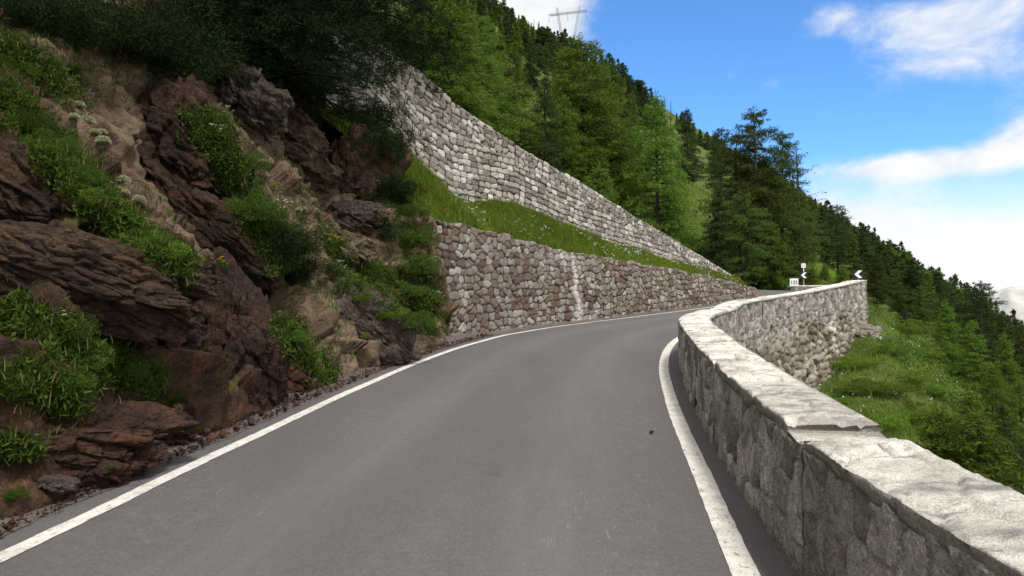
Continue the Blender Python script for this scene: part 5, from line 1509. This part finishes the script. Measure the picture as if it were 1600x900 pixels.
SH = [(1330, 560, 'rounded green bush against the rubble wall'), (1345, 600, 'green bush below the one against the rubble wall'), (1390, 540, 'green bush beside the pale boulder under the parapet end'), (1380, 600, 'green bush in the middle of the slope'), (1310, 615, 'green bush just behind the near coping, by the rubble wall'),
      (1420, 580, 'small green bush at the centre right of the slope'), (1425, 640, 'dark green bush just behind the near coping'), (1455, 600, 'green bush on the right half of the slope'), (1385, 650, 'low green bush behind the coping, left of the dark one'), (1405, 505, 'low bush under the small pointed spruce'),
      (1440, 545, 'bush right below the small pointed spruce'), (1470, 570, 'bush near the right end of the slope'), (1490, 660, 'bush behind the near coping towards the right edge'), (1450, 660, 'dark bush half hidden by the near coping')]
for i, (px, py, lb) in enumerate(SH):
    plant('mound_low', px, py + 14, ri.uniform(55, 90), lb, 'bush', 'bush', None, .6, [BV_HILL])
h = cast(1343, 520, [BV_HILL])
boulder(1346, 530, 62, 34, M['rock_pale'], 'pale flat boulder at the foot of the rubble wall under the parapet end', 560, .2, 1.0, .0, 24, 10, at=h)
for px, py, wp, lb in [(1080, 395, 90, 'low dark bush on the bank below the grassy clearing'), (1120, 410, 80, 'dark bush right above the far end of the pale wall'), (1045, 375, 80, 'green bush on the bank above the pale wall'), (1010, 335, 80, 'green bush under the lone cone-shaped larch'), (1150, 415, 70, 'dark bush at the foot of the bend larches'), (960, 310, 70, 'green bush above the middle of the pale wall'), (1190, 420, 60, 'dark bush on the brown bank by the bend')]:
    plant('mound_dark', px, py, wp, lb, 'bush', 'bush', None, .8, [BV_HILL])

# ------------------------------------------------------------------ signs at the bend
def sign_plate(root, w_, h_, z, m, th=.02, y=0):
    b = Bag(); b.box((0, y, z), (w_, th, h_)); o = b.build('plate', m, root, flat=True); return o


def chevron(root, z, sz, y):
    """white arrow head pointing left"""
    a_ = sz / 2; tk = sz * .42
    pts = [(-a_ * .78, 0), (a_ * .12, a_ * .92), (a_ * .12 + tk, a_ * .92), (-a_ * .78 + tk, 0), (a_ * .12 + tk, -a_ * .92), (a_ * .12, -a_ * .92)]
    V = np.array([[px, y + yy_, z + pz] for yy_ in (0, .006) for px, pz in pts])
    Fs = [np.array([[0, 1, 2, 3], [0, 3, 4, 5], [6, 9, 8, 7], [6, 11, 10, 9]]), ]
    sd = np.array([[i, i + 6, (i + 1) % 6 + 6, (i + 1) % 6] for i in range(6)])
    return build('arrow', V, [Fs[0], sd], M['white'], root, flat=True)


def chevron_sign(px, y, base_z, cz_px, sz, label, extra=False):
    x = (px - 800) / F * y
    root = empty('chevron_sign', (x, y, base_z), -math.atan2(x, y))
    tag(root, label, 'road sign')
    zc = z_at(cz_px, y) - base_z
    top = zc + .1 if not extra else z_at(411, y) - base_z
    b = Bag(); b.tube([[0, .04, -.25], [0, .04, top]], .028, 10); b.build('post', M['steel'], root)
    sign_plate(root, sz * 1.16, sz * 1.14, zc, M['black'], .012)
    chevron(root, zc, sz, -.016)
    if extra:
        zt_ = z_at(415, y) - base_z
        p2 = Bag(); p2.box((0, 0, zt_), (.23, .012, .23)); p2.build('number_plate', M['white'], root, flat=True)
        b = Bag(); g_ = -.009
        for cx_, cz_, w_, h_ in [(-.045, .05, .06, .018), (-.07, 0, .018, .10), (-.045, -.05, .06, .018), (.045, 0, .02, .12)]:
            b.box((cx_, g_, zt_ + cz_), (w_, .004, h_))
        b.build('number', plain('faded_sign_ink', (.35, .35, .34), .7), root, flat=True)
    return root


wz = float(z_at(446.4, 40.1))
chevron_sign(1256, 40.3, wz, 430, .34, 'chevron sign with a small square plate above it, behind the hairpin parapet', True)
sx, sy = P(31.45, pw_off(31.45) + .25)
chevron_sign(800 + F * sx / sy, float(sy), float(zroad(31.45) + par_h(31.45)), 428.5, .29, 'chevron sign pointing left on the corner end of the long parapet')
kx, ky = (1241 - 800) / F * 39.8, 39.8
root = empty('kilometre_sign', (kx, ky, z_at(441, ky)), -math.atan2(kx, ky))
tag(root, 'square white plate reading 132 on the end of the hairpin parapet', 'road sign')
sign_plate(root, .43, .41, 0, M['white'], .025)
fc = bpy.data.curves.new('digits', 'FONT'); fc.body = '132'; fc.size = .25; fc.align_x = 'CENTER'; fc.align_y = 'CENTER'; fc.extrude = .003; fc.offset = .004
to = bpy.data.objects.new('tmp', fc); C.objects.link(to)
bpy.context.view_layer.update()
me = bpy.data.meshes.new_from_object(to.evaluated_get(bpy.context.evaluated_depsgraph_get()))
bpy.data.objects.remove(to)
me.materials.clear(); me.materials.append(M['black'])
o = link('digits', me, root); o.location = (0, -.017, -.02); o.rotation_euler = (math.pi / 2, 0, 0); o.scale = (.95, 1.1, 1)
b = Bag(); b.tube([[0, .04, -.5], [0, .04, .15]], .025, 8); b.build('post', M['steel'], root)

# ------------------------------------------------------------------ transmission pylon on the ridge
PY = 330.0
px2 = lambda px, py: np.array([(px - 800) / F * PY, PY, z_at(py, PY)])
root = empty('power_pylon', (0, 0, 0)); 
xg = (888 - 800) / F * PY; gz = BV_HILL.ray_cast(Vector((xg, PY, 500)), Vector((0, 0, -1)))[0].z
root.location = (xg, PY, gz)
tag(root, 'steel lattice power pylon with two slanting masts on the ridge against the cloud', 'pylon')
org = np.array([xg, PY, gz])


def lattice(name, a_, b_, wa, wb, n, cr=.07, br=.04):
    B = Bag(); a_, b_ = np.array(a_) - org, np.array(b_) - org
    d_ = unit(b_ - a_); sx_ = unit(np.cross(d_, [0, 1, 0])); sy_ = np.cross(d_, sx_)
    corners = [(1, 1), (1, -1), (-1, -1), (-1, 1)]
    k = np.linspace(0, 1, n + 1)
    P_ = lambda kk, c: a_ + (b_ - a_) * kk + (sx_ * c[0] + sy_ * c[1]) * (wa * (1 - kk) + wb * kk) / 2
    for c in corners: B.tube([P_(0, c), P_(1, c)], cr, 5)
    for i in range(n):
        for j in range(4):
            c0, c1 = corners[j], corners[(j + 1) % 4]
            B.tube([P_(k[i], c0 if i % 2 else c1), P_(k[i + 1], c1 if i % 2 else c0)], br, 4)
    return B.build(name, M['lattice'], root)


foot = np.array([xg, PY, gz])
lattice('mast', foot + [-1.2, 0, -1], px2(871, 12), .9, .7, 26); lattice('mast', foot + [1.2, 0, -1], px2(907, 8), .9, .7, 26)
lattice('crossarm', px2(859, 24), px2(918, 17), .7, .7, 16)
for a_, b_ in (((858.5, 25), (858, 36)), ((888, 20), (888, 33)), ((918, 18), (918, 30))):
    B = Bag(); B.tube(np.array([px2(*a_), px2(*b_)]) - org, .10, 6); B.build('insulator', M['lattice'], root)
# ------------------------------------------------------------------ camera, sun and sky
cam = bpy.data.cameras.new('camera'); co = bpy.data.objects.new('camera', cam); C.objects.link(co)
cam.sensor_width = 36; cam.lens = 36 * F / 1600; cam.clip_end = 20000; cam.clip_start = 0.05
co.location = EYE; co.rotation_euler = (math.pi / 2 + PITCH, 0, 0)
sc = bpy.context.scene
sc.camera = co

TO_SUN = Vector((0.21, -0.53, 0.82)).normalized()
EL = math.asin(TO_SUN.z)
sl = bpy.data.lights.new('sun', 'SUN'); sl.energy = 2.0; sl.angle = math.radians(8); sl.color = (1.0, 0.97, 0.935)
so = bpy.data.objects.new('sun', sl); C.objects.link(so)
so.rotation_euler = TO_SUN.to_track_quat('Z', 'Y').to_euler()

w = bpy.data.worlds.new('World'); sc.world = w; w.use_nodes = True
t = NT(w.node_tree)
sky = t.n('ShaderNodeTexSky'); sky.sky_type = 'NISHITA'; sky.sun_disc = False
sky.sun_elevation = EL; sky.sun_rotation = math.atan2(TO_SUN.x, TO_SUN.y)
sky.altitude = 2000; sky.air_density = 1.0; sky.dust_density = 0.3; sky.ozone_density = 3.0
tc = t.n('ShaderNodeTexCoord').outputs['Generated']
sep = t.n('ShaderNodeSeparateXYZ'); t.t.links.new(tc, sep.inputs[0])
X, Z = sep.outputs[0], sep.outputs[2]


def blob(px, py, ax, az, wgt):
    d = ray(px, py)
    u = t.math('DIVIDE', t.math('SUBTRACT', X, float(d[0])), ax); v = t.math('DIVIDE', t.math('SUBTRACT', Z, float(d[2])), az)
    r = t.math('ADD', t.math('MULTIPLY', u, u), t.math('MULTIPLY', v, v))
    return t.math('MULTIPLY', t.math('POWER', 2.718, t.math('MULTIPLY', r, -1.0)), wgt)


bias = None
for b in [(1440, 50, .09, .040, .19), (1560, 30, .11, .05, .19), (1295, 38, .03, .02, .22), (1490, 115, .09, .028, .15), (1610, 205, .05, .035, .30), (1500, 252, .09, .02, .31), (1380, 262, .07, .014, .22),
          (1450, 420, .2, .05, .4), (1320, 350, .08, .05, .30), (1600, 380, .10, .04, .3), (860, 25, .055, .06, .60), (780, 0, .07, .06, .5), (1210, 130, .02, .008, .14), (1100, 400, .2, .08, .3)]:
    g = blob(*b)
    bias = g if bias is None else t.math('ADD', bias, g)
vec = t.scalev(tc, (1.0, 1.0, 1.9))
n1 = t.noise(vec, 9.0, 10, 0.62, 0.3); n2 = t.noise(vec, 3.0, 5, 0.5)
cl = t.math('ADD', t.math('ADD', t.math('MULTIPLY', n1, 0.75), t.math('MULTIPLY', n2, 0.25)), bias)
# unseen cloud added overhead and behind the viewpoint to whiten and lift the fill
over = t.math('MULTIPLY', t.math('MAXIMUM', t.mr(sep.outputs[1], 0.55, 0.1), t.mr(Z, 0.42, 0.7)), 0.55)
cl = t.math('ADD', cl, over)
mask = t.mr(cl, 0.57, 0.98)
cc = t.mix(t.mr(n1, 0.35, 0.7), (2.95, 3.1, 3.3), (3.75, 3.73, 3.7))
cc = t.mix(t.math('MULTIPLY', over, 1.8, True), cc, (5.6, 5.55, 5.5))  # the added overhead cloud is brightened to raise ambient fill
skc = t.mix(1.0, sky.outputs[0], (0.455, 0.71, 0.90), 'MULTIPLY')
haze = t.mr(t.math('ADD', Z, t.math('MULTIPLY', t.math('SUBTRACT', n2, 0.5), 0.10)), 0.19, 0.05)
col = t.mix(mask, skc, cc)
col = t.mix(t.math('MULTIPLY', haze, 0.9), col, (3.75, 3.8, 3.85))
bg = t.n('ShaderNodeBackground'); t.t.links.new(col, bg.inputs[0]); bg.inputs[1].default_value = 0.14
ow = t.n('ShaderNodeOutputWorld'); t.t.links.new(bg.outputs[0], ow.inputs[0])

sc.view_settings.view_transform = 'Standard'; sc.view_settings.look = 'None'; sc.view_settings.exposure = 0.98; sc.view_settings.gamma = 1
sc.view_settings.use_curve_mapping = False
sc.cycles.max_bounces = 5; sc.cycles.diffuse_bounces = 3; sc.cycles.transmission_bounces = 3; sc.cycles.use_denoising = True
